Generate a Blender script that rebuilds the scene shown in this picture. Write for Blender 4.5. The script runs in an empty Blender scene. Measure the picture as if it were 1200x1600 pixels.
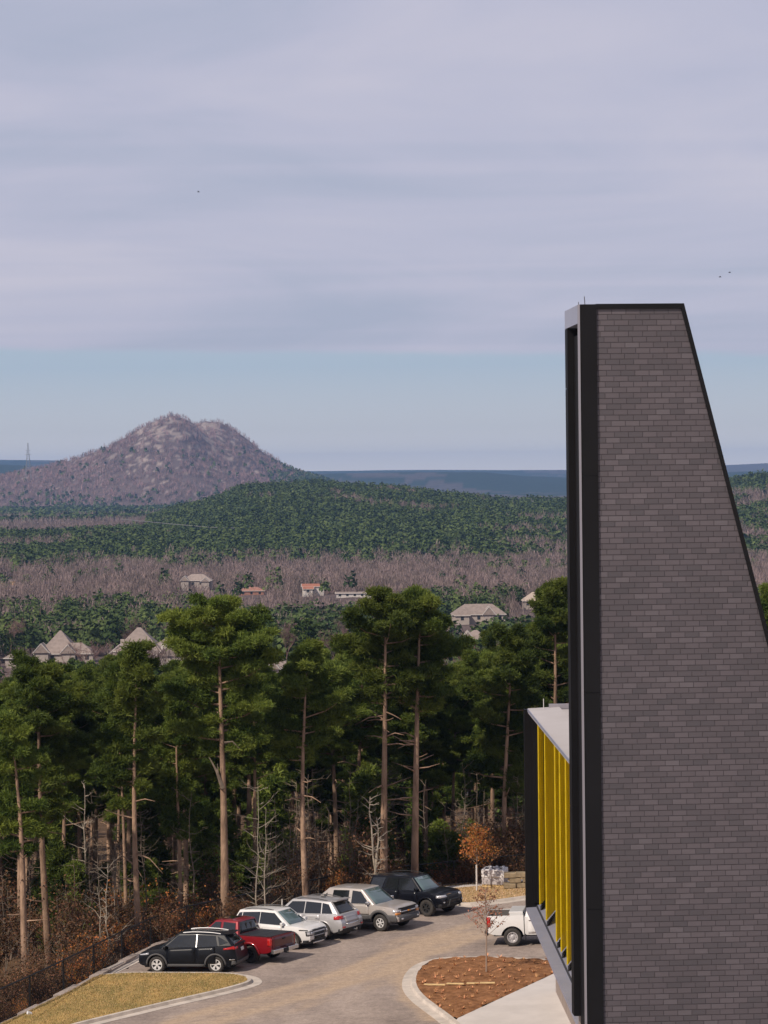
import bpy, bmesh, math, random
import numpy as np
from mathutils import Vector, Matrix
R = math.radians
S = bpy.context.scene
COL = S.collection

# ------------------------------------------------------------------ camera
F = 3900.0; CX, CY = 600.0, 800.0; CAMZ = 21.0
PITCH, ROLL = 0.81, -0.65
cam_d = bpy.data.cameras.new('camera'); cam = bpy.data.objects.new('camera', cam_d); COL.objects.link(cam)
cam_d.sensor_fit = 'VERTICAL'; cam_d.sensor_height = 36; cam_d.sensor_width = 27; cam_d.lens = F/1600*36
cam_d.clip_start = 0.5; cam_d.clip_end = 80000
CR = (Matrix.Rotation(R(90-PITCH), 3, 'X') @ Matrix.Rotation(R(ROLL), 3, 'Z'))
cam.matrix_world = Matrix.Translation((0, 0, CAMZ)) @ CR.to_4x4()
S.camera = cam
S.render.resolution_x = 768; S.render.resolution_y = 1024

# ------------------------------------------------------------------ light
SUN_EL, SUN_DX, SUN_DY = 42.0, -0.70, -0.71
sd = bpy.data.lights.new('sun', 'SUN'); sun = bpy.data.objects.new('sun', sd); COL.objects.link(sun)
sd.energy = 3.9; sd.angle = R(1.0); sd.color = (1.0, 0.88, 0.75)
_h = math.hypot(SUN_DX, SUN_DY)
to_sun = Vector((SUN_DX/_h*math.cos(R(SUN_EL)), SUN_DY/_h*math.cos(R(SUN_EL)), math.sin(R(SUN_EL))))
sun.rotation_euler = to_sun.to_track_quat('Z', 'Y').to_euler()
sun.location = (0, 0, 200)

w = bpy.data.worlds.new('World'); S.world = w; w.use_nodes = True
nt = w.node_tree; N = nt.nodes; Lk = nt.links
for n in list(N): N.remove(n)
def nd(t, tree=None, **kw):
    n = (tree or nt).nodes.new(t)
    for k, v in kw.items():
        if k.startswith('i_'):
            key = k[2:]; key = int(key) if key.isdigit() else key.replace('_', ' ')
            n.inputs[key].default_value = v
        else: setattr(n, k, v)
    return n
sky = nd('ShaderNodeTexSky', sky_type='NISHITA', sun_disc=False, sun_elevation=R(SUN_EL),
         sun_rotation=math.atan2(to_sun.x, to_sun.y), air_density=1.0, dust_density=1.5)
skym = nd('ShaderNodeMix', data_type='RGBA', blend_type='MULTIPLY'); skym.inputs[0].default_value = 1
skym.inputs[7].default_value = (0.07, 0.07, 0.07, 1)
Lk.new(sky.outputs[0], skym.inputs[6])
tc = nd('ShaderNodeTexCoord')
sep = nd('ShaderNodeSeparateXYZ'); Lk.new(tc.outputs['Generated'], sep.inputs[0])
def M_(op, a, b=None, c=None, clamp=False):
    n = nd('ShaderNodeMath', operation=op, use_clamp=clamp)
    for i, v in enumerate((a, b, c)):
        if v is None: continue
        if isinstance(v, (int, float)): n.inputs[i].default_value = v
        else: Lk.new(v, n.inputs[i])
    return n.outputs[0]
zc = M_('MAXIMUM', sep.outputs[2], 0.012)
u = M_('DIVIDE', sep.outputs[0], zc); v = M_('DIVIDE', sep.outputs[1], zc)
cmb = nd('ShaderNodeCombineXYZ'); Lk.new(M_('MULTIPLY', u, 0.10), cmb.inputs[0]); Lk.new(M_('MULTIPLY', v, 0.32), cmb.inputs[1])
n1 = nd('ShaderNodeTexNoise', i_Scale=1.0, i_Detail=4.0, i_Roughness=0.5, i_Distortion=1.2); Lk.new(cmb.outputs[0], n1.inputs['Vector'])
cmb2 = nd('ShaderNodeCombineXYZ'); Lk.new(M_('MULTIPLY', sep.outputs[0], 5.0), cmb2.inputs[0]); Lk.new(M_('MULTIPLY', sep.outputs[2], 22), cmb2.inputs[2])
n2 = nd('ShaderNodeTexNoise', i_Scale=1.0, i_Detail=5.0, i_Roughness=0.5, i_Distortion=0.8); Lk.new(cmb2.outputs[0], n2.inputs['Vector'])
cmb3 = nd('ShaderNodeCombineXYZ'); Lk.new(M_('MULTIPLY', sep.outputs[0], 14), cmb3.inputs[0]); Lk.new(M_('MULTIPLY', sep.outputs[2], 60), cmb3.inputs[2])
n3 = nd('ShaderNodeTexNoise', i_Scale=1.0, i_Detail=4.0, i_Roughness=0.55); Lk.new(cmb3.outputs[0], n3.inputs['Vector'])
# cloud deck edge a few degrees over the horizon
edge = M_('ADD', sep.outputs[2], M_('MULTIPLY', M_('SUBTRACT', n3.outputs[0], 0.5), 0.006))
edge = M_('ADD', edge, M_('MULTIPLY', sep.outputs[0], 0.016))
deck = nd('ShaderNodeMapRange', interpolation_type='SMOOTHSTEP'); Lk.new(edge, deck.inputs[0])
deck.inputs[1].default_value = 0.0480; deck.inputs[2].default_value = 0.0515
var = M_('ADD', M_('MULTIPLY', n1.outputs[0], 0.38), M_('MULTIPLY', n2.outputs[0], 0.62))
cr = nd('ShaderNodeValToRGB'); Lk.new(var, cr.inputs[0])
cr.color_ramp.elements[0].position = 0.36; cr.color_ramp.elements[0].color = (0.405, 0.435, 0.555, 1)
cr.color_ramp.elements[1].position = 0.66; cr.color_ramp.elements[1].color = (0.575, 0.55, 0.645, 1)
e = cr.color_ramp.elements.new(0.5); e.color = (0.49, 0.49, 0.61, 1)
low = nd('ShaderNodeValToRGB'); Lk.new(M_('MULTIPLY', sep.outputs[2], 18), low.inputs[0])
low.color_ramp.elements[0].position = 0.0; low.color_ramp.elements[0].color = (0.92, 0.83, 0.76, 1)
low.color_ramp.elements[1].position = 0.8; low.color_ramp.elements[1].color = (0.41, 0.495, 0.60, 1)
e = low.color_ramp.elements.new(0.35); e.color = (0.58, 0.585, 0.61, 1)
mx = nd('ShaderNodeMix', data_type='RGBA'); Lk.new(deck.outputs[0], mx.inputs[0]); Lk.new(low.outputs[0], mx.inputs[6]); Lk.new(cr.outputs[0], mx.inputs[7])
mx2 = nd('ShaderNodeMix', data_type='RGBA'); mx2.inputs[0].default_value = 0.9
Lk.new(skym.outputs[2], mx2.inputs[6]); Lk.new(mx.outputs[2], mx2.inputs[7])
bg = nd('ShaderNodeBackground')
hiz = nd('ShaderNodeMapRange'); Lk.new(sep.outputs[2], hiz.inputs[0]); hiz.inputs[1].default_value = 0.26; hiz.inputs[2].default_value = 0.6; hiz.inputs[3].default_value = 1.0; hiz.inputs[4].default_value = 0.68
Lk.new(hiz.outputs[0], bg.inputs[1])
Lk.new(mx2.outputs[2], bg.inputs[0])
wo = nd('ShaderNodeOutputWorld'); Lk.new(bg.outputs[0], wo.inputs[0])
S.view_settings.view_transform = 'Standard'; S.view_settings.look = 'None'
S.view_settings.exposure = 0.12; S.view_settings.gamma = 1
S.cycles.volume_bounces = 0

# ------------------------------------------------------------------ pixel <-> ground helpers
CRn = np.array(CR)
def ray(px, py):
    d = CRn @ np.array([(px-CX)/F, -(py-CY)/F, -1.0]); return d
def P(px, py, dist):
    d = ray(px, py); k = dist/d[1]; return Vector((d[0]*k, d[1]*k, CAMZ+d[2]*k))
A_, B_ = 0.033, -0.020
def lotz(x, y): return A_*x + B_*(y-113)
def G(px, py, up=0.0):
    d = ray(px, py)
    t = (lotz(0, 0) + up - CAMZ)/(d[2]-A_*d[0]-B_*d[1])
    return Vector((d[0]*t, d[1]*t, CAMZ+d[2]*t))
def proj(p):
    q = CRn.T @ (np.array(p)-np.array([0, 0, CAMZ])); return (CX - F*q[0]/q[2], CY + F*q[1]/q[2])

# ------------------------------------------------------------------ materials
MATS = {}
def mat(name, col, rough=0.7, metal=0.0, var=0.0, scale=5.0, bump=0.0, bscale=None, coat=0.0, spec=0.5,
        col2=None, attr=None, objrand=0.0, detail=4, stretch=(1, 1, 1), dist=0.02, trans=0.0):
    if name in MATS: return MATS[name]
    m = bpy.data.materials.new(name); m.use_nodes = True; MATS[name] = m
    t = m.node_tree; b = t.nodes['Principled BSDF']
    b.inputs['Base Color'].default_value = (*col, 1); b.inputs['Roughness'].default_value = rough
    b.inputs['Metallic'].default_value = metal; b.inputs['Specular IOR Level'].default_value = spec
    if coat: b.inputs['Coat Weight'].default_value = coat; b.inputs['Coat Roughness'].default_value = 0.06
    cur = None
    def link(a, c): t.links.new(a, c)
    if var or col2 or bump:
        tcn = nd('ShaderNodeTexCoord', t); mp = nd('ShaderNodeMapping', t); mp.inputs['Scale'].default_value = stretch
        link(tcn.outputs['Object'], mp.inputs[0])
        nz = nd('ShaderNodeTexNoise', t, i_Scale=scale, i_Detail=float(detail), i_Roughness=0.6); link(mp.outputs[0], nz.inputs['Vector'])
        rp = nd('ShaderNodeMapRange', t); link(nz.outputs[0], rp.inputs[0]); rp.inputs[1].default_value = 0.35; rp.inputs[2].default_value = 0.65
        mxn = nd('ShaderNodeMix', t, data_type='RGBA'); link(rp.outputs[0], mxn.inputs[0])
        if col2 is None: c1 = [c*(1-var) for c in col]; c2 = [min(1, c*(1+var)) for c in col]
        else: c1 = col; c2 = col2
        mxn.inputs[6].default_value = (*c1, 1); mxn.inputs[7].default_value = (*c2, 1); cur = mxn.outputs[2]
        if bump:
            nb = nd('ShaderNodeTexNoise', t, i_Scale=bscale or scale*4, i_Detail=5.0, i_Roughness=0.6); link(mp.outputs[0], nb.inputs['Vector'])
            bp = nd('ShaderNodeBump', t, i_Strength=bump, i_Distance=dist); link(nb.outputs[0], bp.inputs['Height']); link(bp.outputs[0], b.inputs['Normal'])
    if attr or objrand:
        if cur is None:
            rgb = nd('ShaderNodeRGB', t); rgb.outputs[0].default_value = (*col, 1); cur = rgb.outputs[0]
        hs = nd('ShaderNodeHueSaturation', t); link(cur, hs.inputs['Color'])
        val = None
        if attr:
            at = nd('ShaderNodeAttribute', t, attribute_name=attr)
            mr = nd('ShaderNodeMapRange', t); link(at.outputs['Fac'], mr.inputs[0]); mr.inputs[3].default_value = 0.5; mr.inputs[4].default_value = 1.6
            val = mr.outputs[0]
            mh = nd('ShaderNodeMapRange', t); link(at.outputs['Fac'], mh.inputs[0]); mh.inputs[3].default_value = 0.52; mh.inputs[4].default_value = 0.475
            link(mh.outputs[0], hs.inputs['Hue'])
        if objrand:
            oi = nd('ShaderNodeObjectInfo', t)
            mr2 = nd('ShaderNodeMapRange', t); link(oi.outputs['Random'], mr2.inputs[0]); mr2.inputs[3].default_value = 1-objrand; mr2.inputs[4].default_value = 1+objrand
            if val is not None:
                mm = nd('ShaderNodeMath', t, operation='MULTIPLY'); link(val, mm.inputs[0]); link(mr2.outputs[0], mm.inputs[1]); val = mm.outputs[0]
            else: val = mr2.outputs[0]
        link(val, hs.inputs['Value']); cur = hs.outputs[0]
    if cur is not None: link(cur, b.inputs['Base Color'])
    if trans:
        tb = nd('ShaderNodeBsdfTranslucent', t)
        if cur is not None: link(cur, tb.inputs[0])
        else: tb.inputs[0].default_value = (*col, 1)
        ms = nd('ShaderNodeMixShader', t); ms.inputs[0].default_value = trans
        link(b.outputs[0], ms.inputs[1]); link(tb.outputs[0], ms.inputs[2]); link(ms.outputs[0], t.nodes['Material Output'].inputs[0])
    return m

# ------------------------------------------------------------------ mesh helpers
class MB:
    def __init__(s): s.v = []; s.f = []; s.n = 0; s.t = []
    def add(s, verts, faces, tint=0.5):
        verts = [tuple(p) for p in verts]
        s.v += verts; s.f += [tuple(i+s.n for i in f) for f in faces]; s.n += len(verts); s.t += [tint]*len(verts)
    def box(s, c, d, rz=0.0):
        x, y, z = d[0]/2, d[1]/2, d[2]/2; ca, sa = math.cos(rz), math.sin(rz)
        vs = []
        for zz in (-z, z):
            for xx, yy in ((-x, -y), (x, -y), (x, y), (-x, y)):
                vs.append((c[0]+xx*ca-yy*sa, c[1]+xx*sa+yy*ca, c[2]+zz))
        s.add(vs, [(3, 2, 1, 0), (4, 5, 6, 7), (0, 1, 5, 4), (1, 2, 6, 5), (2, 3, 7, 6), (3, 0, 4, 7)])
        return s
    def tube(s, pts, rad, n=6, cap=True, tint=0.5):
        pts = [Vector(p) for p in pts]; vs = []; fs = []
        if not hasattr(rad, '__len__'): rad = [rad]*len(pts)
        up = Vector((0.31, 0.17, 0.93))
        for i, p in enumerate(pts):
            a = pts[max(0, i-1)]; b = pts[min(len(pts)-1, i+1)]; t = (b-a).normalized()
            q = t.cross(up if abs(t.dot(up)) < 0.95 else Vector((1, 0, 0))).normalized(); r = t.cross(q)
            for k in range(n):
                an = 2*math.pi*k/n; vs.append(p+(q*math.cos(an)+r*math.sin(an))*rad[i])
        for i in range(len(pts)-1):
            for k in range(n):
                fs.append((i*n+k, i*n+(k+1) % n, (i+1)*n+(k+1) % n, (i+1)*n+k))
        if cap: fs.append(tuple(range(n-1, -1, -1))); fs.append(tuple((len(pts)-1)*n+k for k in range(n)))
        s.add(vs, fs, tint); return s
    def prism(s, poly, vec):      # poly of 3D points extruded by vec
        n = len(poly); poly = [Vector(p) for p in poly]; vec = Vector(vec)
        vs = poly+[p+vec for p in poly]
        fs = [tuple(range(n-1, -1, -1)), tuple(range(n, 2*n))]+[(i, (i+1) % n, n+(i+1) % n, n+i) for i in range(n)]
        s.add(vs, fs); return s
    def grid(s, pts, nu, nv):     # pts row-major nu*nv
        s.add(pts, [(i*nv+j, (i+1)*nv+j, (i+1)*nv+j+1, i*nv+j+1) for i in range(nu-1) for j in range(nv-1)]); return s
    def mesh(s, name, m, smooth=False, attr=False):
        me = bpy.data.meshes.new(name); me.from_pydata(s.v, [], s.f)
        if m: me.materials.append(m)
        if attr:
            a = me.attributes.new('tint', 'FLOAT', 'POINT'); a.data.foreach_set('value', s.t)
        me.validate(); me.update()
        if smooth: me.shade_smooth()
        return me
    def build(s, name, m, parent=None, smooth=False, attr=False, fix=True):
        me = s.mesh(name, m, smooth, attr)
        if fix:
            bm = bmesh.new(); bm.from_mesh(me); bmesh.ops.recalc_face_normals(bm, faces=bm.faces); bm.to_mesh(me); bm.free()
            if smooth: me.shade_smooth()
        o = bpy.data.objects.new(name, me); COL.objects.link(o)
        if parent is not None: o.parent = parent
        return o
def npmesh(name, V, Fc, m, tint=None, smooth=False):
    me = bpy.data.meshes.new(name); V = np.asarray(V, np.float32); Fc = np.asarray(Fc, np.int32)
    k = Fc.shape[1]; me.vertices.add(len(V)); me.vertices.foreach_set('co', V.ravel())
    me.loops.add(Fc.size); me.loops.foreach_set('vertex_index', Fc.ravel())
    me.polygons.add(len(Fc)); me.polygons.foreach_set('loop_start', np.arange(0, Fc.size, k, dtype=np.int32))
    try: me.polygons.foreach_set('loop_total', np.full(len(Fc), k, np.int32))
    except Exception: pass
    if m: me.materials.append(m)
    if tint is not None:
        a = me.attributes.new('tint', 'FLOAT', 'POINT'); a.data.foreach_set('value', np.asarray(tint, np.float32))
    me.update(calc_edges=True)
    if smooth: me.shade_smooth()
    return me
def link(name, me, parent=None):
    o = bpy.data.objects.new(name, me); COL.objects.link(o)
    if parent is not None: o.parent = parent
    return o
def tag(o, label=None, cat=None, group=None, kind=None):
    if label: o['label'] = label
    if cat: o['category'] = cat
    if group: o['group'] = group
    if kind: o['kind'] = kind
    return o
def thing(name, label, cat, loc=(0, 0, 0), rz=0.0, group=None):
    o = bpy.data.objects.new(name, None); COL.objects.link(o); o.location = loc; o.rotation_euler = (0, 0, rz)
    o.empty_display_size = 0.2
    return tag(o, label, cat, group)
def copy_tree(o, parent=None):
    c = o.copy(); COL.objects.link(c)
    if parent is not None: c.parent = parent
    for ch in list(o.children): copy_tree(ch, c)
    return c
def bevel_obj(o, wd=0.02, seg=2):
    md = o.modifiers.new('bevel', 'BEVEL'); md.width = wd; md.segments = seg; md.limit_method = 'ANGLE'; md.angle_limit = R(35)
    return o
# ================================================================== TERRAIN
rng = np.random.default_rng(7); random.seed(7)
# wall / fence path along the back of the car park (image measurements taken to the lot plane)
wall_px = [(-60, 1634), (0, 1603), (32, 1589), (100, 1555), (155, 1526), (204, 1500), (245, 1480), (300, 1460), (400, 1438), (500, 1414), (600, 1398), (700, 1387), (792, 1379), (900, 1364), (1050, 1340), (1250, 1305)]
WALL = [G(*p) for p in wall_px]
def seg_sd(x, y):
    """signed distance beyond the wall path (positive = forest side), vectorised"""
    x = np.asarray(x, float); y = np.asarray(y, float)
    best = np.full(x.shape, 1e9); sg = np.zeros(x.shape)
    pts = [(WALL[0].x-5, WALL[0].y-24)]+[(p.x, p.y) for p in WALL]+[(WALL[-1].x+40, WALL[-1].y+25)]
    for (ax, ay), (bx, by) in zip(pts[:-1], pts[1:]):
        dx, dy = bx-ax, by-ay; L2 = dx*dx+dy*dy
        t = np.clip(((x-ax)*dx+(y-ay)*dy)/L2, 0, 1)
        qx, qy = ax+t*dx, ay+t*dy; d = np.hypot(x-qx, y-qy)
        cross = dx*(y-ay)-dy*(x-ax)
        m = d < best; best = np.where(m, d, best); sg = np.where(m, np.sign(cross), sg)
    return best*sg
colpx = np.array([-1500, -300, 0, 100, 200, 300, 400, 500, 600, 700, 800, 900, 1050, 1200, 1500, 2700.])
rowd = np.array([100, 150, 180, 250, 400, 600, 800, 1100, 1450, 1600, 2000, 2400, 2750, 3300, 4000, 4600, 7000, 9000, 12000, 16000, 24000.])
c = lambda v: [v]*16
TBL = np.array([
 c(-1.2), c(-6.0), c(-9.0), c(-16), c(-26), c(-33), c(-38), c(-41), c(-42), c(-41.5),
 [-40, -38, -34, -33, -32, -31, -28, -26, -25, -26, -28, -28, -26, -24, -20, -30],
 [-40, -38, -37, -36, -35, -24, -7, -6, -10, -15, -22, -22, -16, -8, -6, -25],
 [-42, -40, -39, -38, -36, -16, 5, 6, 1, -7, -17, -17, -6, 9, 16, -20],
 [-42, -40, -39, -38, -38, -34, -25, -22, -22, -24, -26, -26, -20, -4, 2, -25],
 c(-42), c(-43), c(-40), c(-38), c(-30), c(-25), c(-20)])
HOUSE_PADS = []
def bilin(x, y):
    z = bilin0(x, y)
    for hx, hy, hz in HOUSE_PADS:
        w_ = np.exp(-(((x-hx)/45)**2+((y-hy)/60)**2)); z = z*(1-w_)+hz*w_
    return z
def bilin0(x, y):
    d = np.maximum(y, 1.0); px = 600+F*np.asarray(x)/d
    ci = np.interp(px, colpx, np.arange(len(colpx))); ri = np.interp(d, rowd, np.arange(len(rowd)))
    c0 = np.clip(np.floor(ci).astype(int), 0, len(colpx)-2); r0 = np.clip(np.floor(ri).astype(int), 0, len(rowd)-2)
    fc = ci-c0; fr = ri-r0
    if True:
        fc = fc*fc*(3-2*fc)*0.6+fc*0.4
    return (TBL[r0, c0]*(1-fr)*(1-fc)+TBL[r0, c0+1]*(1-fr)*fc+TBL[r0+1, c0]*fr*(1-fc)+TBL[r0+1, c0+1]*fr*fc)
for _px, _py, _d, _t in [(222, 981, 720, 10.6), (90, 986, 740, 9.4), (24, 1016, 700, 4.5), (304, 897, 1290, 7.2), (392, 917, 1210, 4.4), (488, 912, 1180, 4.8), (553, 924.5, 1150, 2.3), (746, 944, 900, 6.6), (736, 984, 790, 6.3), (432, 1028, 560, 4.6), (308, 1024, 560, 4.6), (836, 925, 1020, 6.4)]:
    HOUSE_PADS.append(((_px-600)/F*_d, _d, P(_px, _py, _d).z-_t-0.6))
_ph = rng.uniform(0, 6.28, (24, 2)); _an = rng.uniform(0, 3.14, 24)
def wnoise(x, y, wl, octs=4):
    s = 0; a = 1.0; tot = 0
    for o in range(octs):
        k = 2*math.pi/wl
        for j in range(3):
            an = _an[(o*3+j) % 24]+j*1.05
            s = s+a*np.sin(k*(x*math.cos(an)+y*math.sin(an))+_ph[(o*3+j) % 24, 0]+1.7*np.sin(k*0.6*(x*math.sin(an)-y*math.cos(an))+_ph[(o*3+j) % 24, 1]))
        tot += a*1.8; a *= 0.5; wl *= 0.47
    return s/tot
MTN_D = 5500.0
mpx = np.array([-420, -250, -100, 0, 60, 100, 150, 200, 240, 270, 295, 310, 326, 350, 400, 450, 500, 560, 640, 760])
mpy = np.array([800, 772, 756, 741, 727, 714, 697, 669, 654, 648, 653, 661, 680, 700, 728, 745, 753, 766, 785, 805])
mbx = np.array([180, 240, 290, 310, 330, 350, 400, 450, 500, 560, 640])
mby = np.array([730, 690, 662, 656, 656, 669, 706, 733, 747, 765, 800])
def horiz(px): return 745-(px-600)*0.01134
def mtn(x, y):
    x = np.asarray(x, float); y = np.asarray(y, float)
    wx = x+55*wnoise(x, y, 900, 3)
    pa = 600+F*wx/MTN_D
    za = CAMZ+(horiz(pa)-np.interp(pa, mpx, mpy))*MTN_D/F - 4
    dy = (y-MTN_D)+0.35*(x+465)
    hw = 560.0
    sh = np.clip(1-np.abs(dy/hw)**1.15, 0, 1)
    A = -45+(za+45)*np.where(dy < 0, sh, np.clip(1-np.abs(dy/700)**1.2, 0, 1))
    pb = 600+F*wx/(MTN_D+330)
    zb = CAMZ+(horiz(pb)-np.interp(pb, mbx, mby, left=900, right=900))*(MTN_D+330)/F - 4
    dyb = (y-MTN_D-330)
    Bz = -45+(zb+45)*np.clip(1-np.abs(dyb/620)**1.2, 0, 1)
    m = np.maximum(A, Bz)
    return m + np.clip((m+45)/120, 0, 1)*(4.0*wnoise(x, y, 180, 4))
def far(x, y):
    px = 600+F*x/np.maximum(y, 1)
    r1 = np.interp(px, [-900, 0, 90, 480, 600, 760, 900, 1100, 1200, 2400], [719, 719, 720, 736, 735, 734.5, 735, 729, 724, 722])
    z1 = CAMZ+(horiz(px)-r1)*14000/F
    sh = np.exp(-((y-14000)/2300)**2)
    r2 = np.interp(px, [-900, 0, 400, 560, 640, 760, 820, 900, 1200, 2400], [726, 726, 742, 739, 738, 739, 745, 747, 735, 734])
    z2 = CAMZ+(horiz(px)-r2)*9500/F
    sh2 = np.exp(-((y-9500)/700)**2)
    a = -40+(z1+40)*sh; b = -40+(z2+40)*sh2
    return np.maximum(a, b)+6*wnoise(x, y, 2600, 3)*np.clip(np.maximum(sh, sh2)*2, 0, 1)*0.6
def terrain(x, y):
    x = np.asarray(x, float); y = np.asarray(y, float)
    base = bilin(x, y)
    amp = np.interp(y, [150, 400, 1500, 3000, 6000], [0.25, 1.0, 1.5, 3.5, 3.0])
    base = base+amp*wnoise(x, y, np.where(True, 140.0, 0), 4)
    z = np.maximum(base, mtn(x, y)); z = np.maximum(z, np.where(y > 7500, far(x, y), -99))
    s = seg_sd(x, y)
    lot = A_*x+B_*(y-113)-0.35
    nearf = lot-0.9-0.10*np.clip(s, 0, 60)
    k = np.clip(s/45, 0, 1); k = k*k*(3-2*k)
    near = np.where(s < 0.25, lot, nearf*(1-k)+z*k)
    # far left / right wrap of the lot: fall away to the terrain
    return np.where(y < 330, near, z)

def forest_mat(name):
    pass
gm = bpy.data.materials.new('ground_soil'); gm.use_nodes = True
t = gm.node_tree; b = t.nodes['Principled BSDF']; b.inputs['Roughness'].default_value = 0.95; b.inputs['Specular IOR Level'].default_value = 0.1
at = nd('ShaderNodeAttribute', t, attribute_name='tint')
rp = nd('ShaderNodeValToRGB', t); t.links.new(at.outputs['Fac'], rp.inputs[0])
rp.color_ramp.interpolation = 'LINEAR'
els = [(0.0, (0.125, 0.078, 0.046)), (0.25, (0.022, 0.036, 0.018)), (0.5, (0.120, 0.090, 0.085)), (0.75, (0.29, 0.235, 0.21)), (1.0, (0.42, 0.24, 0.10))]
rp.color_ramp.elements[0].position = 0; rp.color_ramp.elements[0].color = (*els[0][1], 1)
rp.color_ramp.elements[1].position = 1; rp.color_ramp.elements[1].color = (*els[4][1], 1)
for p_, c_ in els[1:4]:
    e = rp.color_ramp.elements.new(p_); e.color = (*c_, 1)
tcn = nd('ShaderNodeTexCoord', t)
nzs = []
for sc in (0.035, 0.9):
    nz = nd('ShaderNodeTexNoise', t, i_Scale=sc, i_Detail=8.0, i_Roughness=0.65); t.links.new(tcn.outputs['Object'], nz.inputs['Vector']); nzs.append(nz)
m1 = nd('ShaderNodeMath', t, operation='ADD'); t.links.new(nzs[0].outputs[0], m1.inputs[0]); t.links.new(nzs[1].outputs[0], m1.inputs[1])
mr = nd('ShaderNodeMapRange', t); t.links.new(m1.outputs[0], mr.inputs[0]); mr.inputs[1].default_value = 0.7; mr.inputs[2].default_value = 1.3; mr.inputs[3].default_value = 0.45; mr.inputs[4].default_value = 1.5
hs = nd('ShaderNodeHueSaturation', t); t.links.new(rp.outputs[0], hs.inputs['Color']); t.links.new(mr.outputs[0], hs.inputs['Value'])
t.links.new(hs.outputs[0], b.inputs['Base Color'])

def rockf(x, y, m): return 0.45*wnoise(x+300, y, 150, 3)+0.75*wnoise(x-90, y*1.3, 37, 3)+0.0045*(m-55)
def cover(x, y):
    """ground cover class value for tint: .25 evergreen floor, .5 bare purple-grey wood, .75 rock, 1 sand"""
    x = np.asarray(x, float); y = np.asarray(y, float)
    n = wnoise(x, y, 420, 4)
    z = np.full(x.shape, 0.5)
    z = np.where(y < 330, 0.0, z)
    hill = (y > 1560) & (y < 3600)
    z = np.where(hill, np.where(n > 0.42, 0.5, 0.25), z)
    m = mtn(x, y)
    mm = (y > 4300) & (y < 7000)
    rock = rockf(x, y, m)
    z = np.where(mm, np.where(rock > 0.42, 0.75, np.where(rock < -0.9, 0.25, 0.5)), z)
    fr = y > 7000
    n2 = wnoise(x*0.5, y*0.16, 1500, 4)
    z = np.where(fr, np.where(n2+0.4*wnoise(x, y*0.5, 300, 3) > 0.25, 0.40, 0.25), z)
    px = 600+F*x/np.maximum(y, 1)
    z = np.where((y > 1470) & (y < 1570) & (px < 26), 1.0, z)
    return z
NB, ND = 420, 620
bear = np.concatenate([np.linspace(-0.75, -0.2, 20, endpoint=False), np.linspace(-0.2, 0.2, NB-40), np.linspace(0.2, 0.75, 21)[1:]])
dist = np.exp(np.linspace(math.log(35), math.log(17400), ND-160))
dist = np.sort(np.concatenate([dist, np.linspace(4700, 6400, 120), np.linspace(96, 130, 40)]))
BB, DD = np.meshgrid(bear, dist, indexing='ij')
XX = BB*DD; YY = DD
ZZ = terrain(XX, YY)
nu, nv = XX.shape
idx = np.arange(nu*nv).reshape(nu, nv)
Fc = np.stack([idx[:-1, :-1], idx[1:, :-1], idx[1:, 1:], idx[:-1, 1:]], -1).reshape(-1, 4)
me = npmesh('ground', np.stack([XX, YY, ZZ], -1).reshape(-1, 3), Fc, gm, cover(XX, YY).ravel(), smooth=True)
tag(link('ground', me), 'wooded valley ground falling away to hills and a rocky mountain', 'ground', kind='structure')

# ================================================================== LOT
KB = [G(*p) for p in [(160, 1524), (188, 1511), (215, 1498), (262, 1482), (330, 1465), (420, 1446), (520, 1424), (600, 1410), (660, 1402), (684, 1403), (698, 1412), (735, 1415.5), (820, 1405), (900, 1393), (1100, 1350), (1300, 1310)]]
def smooth_path(pts, n=6):
    out = []
    for i in range(len(pts)-1):
        p0 = pts[max(0, i-1)]; p1 = pts[i]; p2 = pts[i+1]; p3 = pts[min(len(pts)-1, i+2)]
        for k in range(n):
            t = k/n
            out.append(0.5*((2*p1)+(-p0+p2)*t+(2*p0-5*p1+4*p2-p3)*t*t+(-p0+3*p1-3*p2+p3)*t**3))
    out.append(pts[-1]); return out
def sweep(path, prof, closed=False):
    """prof: list of (offset to the left of travel, height)"""
    mb = MB(); n = len(path); vs = []; k = len(prof)
    for i, p in enumerate(path):
        a = path[max(0, i-1)]; b_ = path[min(n-1, i+1)]; d = Vector((b_.x-a.x, b_.y-a.y, 0)).normalized(); l = Vector((-d.y, d.x, 0))
        for off, h in prof:
            q = p+l*off; vs.append((q.x, q.y, lotz(q.x, q.y)+h))
    fs = [(i*k+j, (i+1)*k+j, (i+1)*k+(j+1) % k, i*k+(j+1) % k) for i in range(n-1) for j in range(k)]
    fs += [tuple(range(k)), tuple((n-1)*k+j for j in range(k-1, -1, -1))]
    mb.add(vs, fs); return mb
concrete = mat('kerb_concrete', (0.50, 0.44, 0.38), 0.85, var=0.16, scale=1.6, bump=0.3, bscale=30)
concrete2 = mat('walk_concrete', (0.56, 0.52, 0.49), 0.85, var=0.06, scale=0.8, bump=0.25, bscale=25)
# kerb: gutter pan on the road side, raised head on the island side
def kerb_profile(sign, pan=0.42, h=0.14):
    s = sign
    return [(s*0.0, -0.3), (s*0.0, 0.012), (s*pan, 0.02), (s*(pan+0.04), h), (s*(pan+0.19), h+0.004), (s*(pan+0.19), -0.3)]
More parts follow.
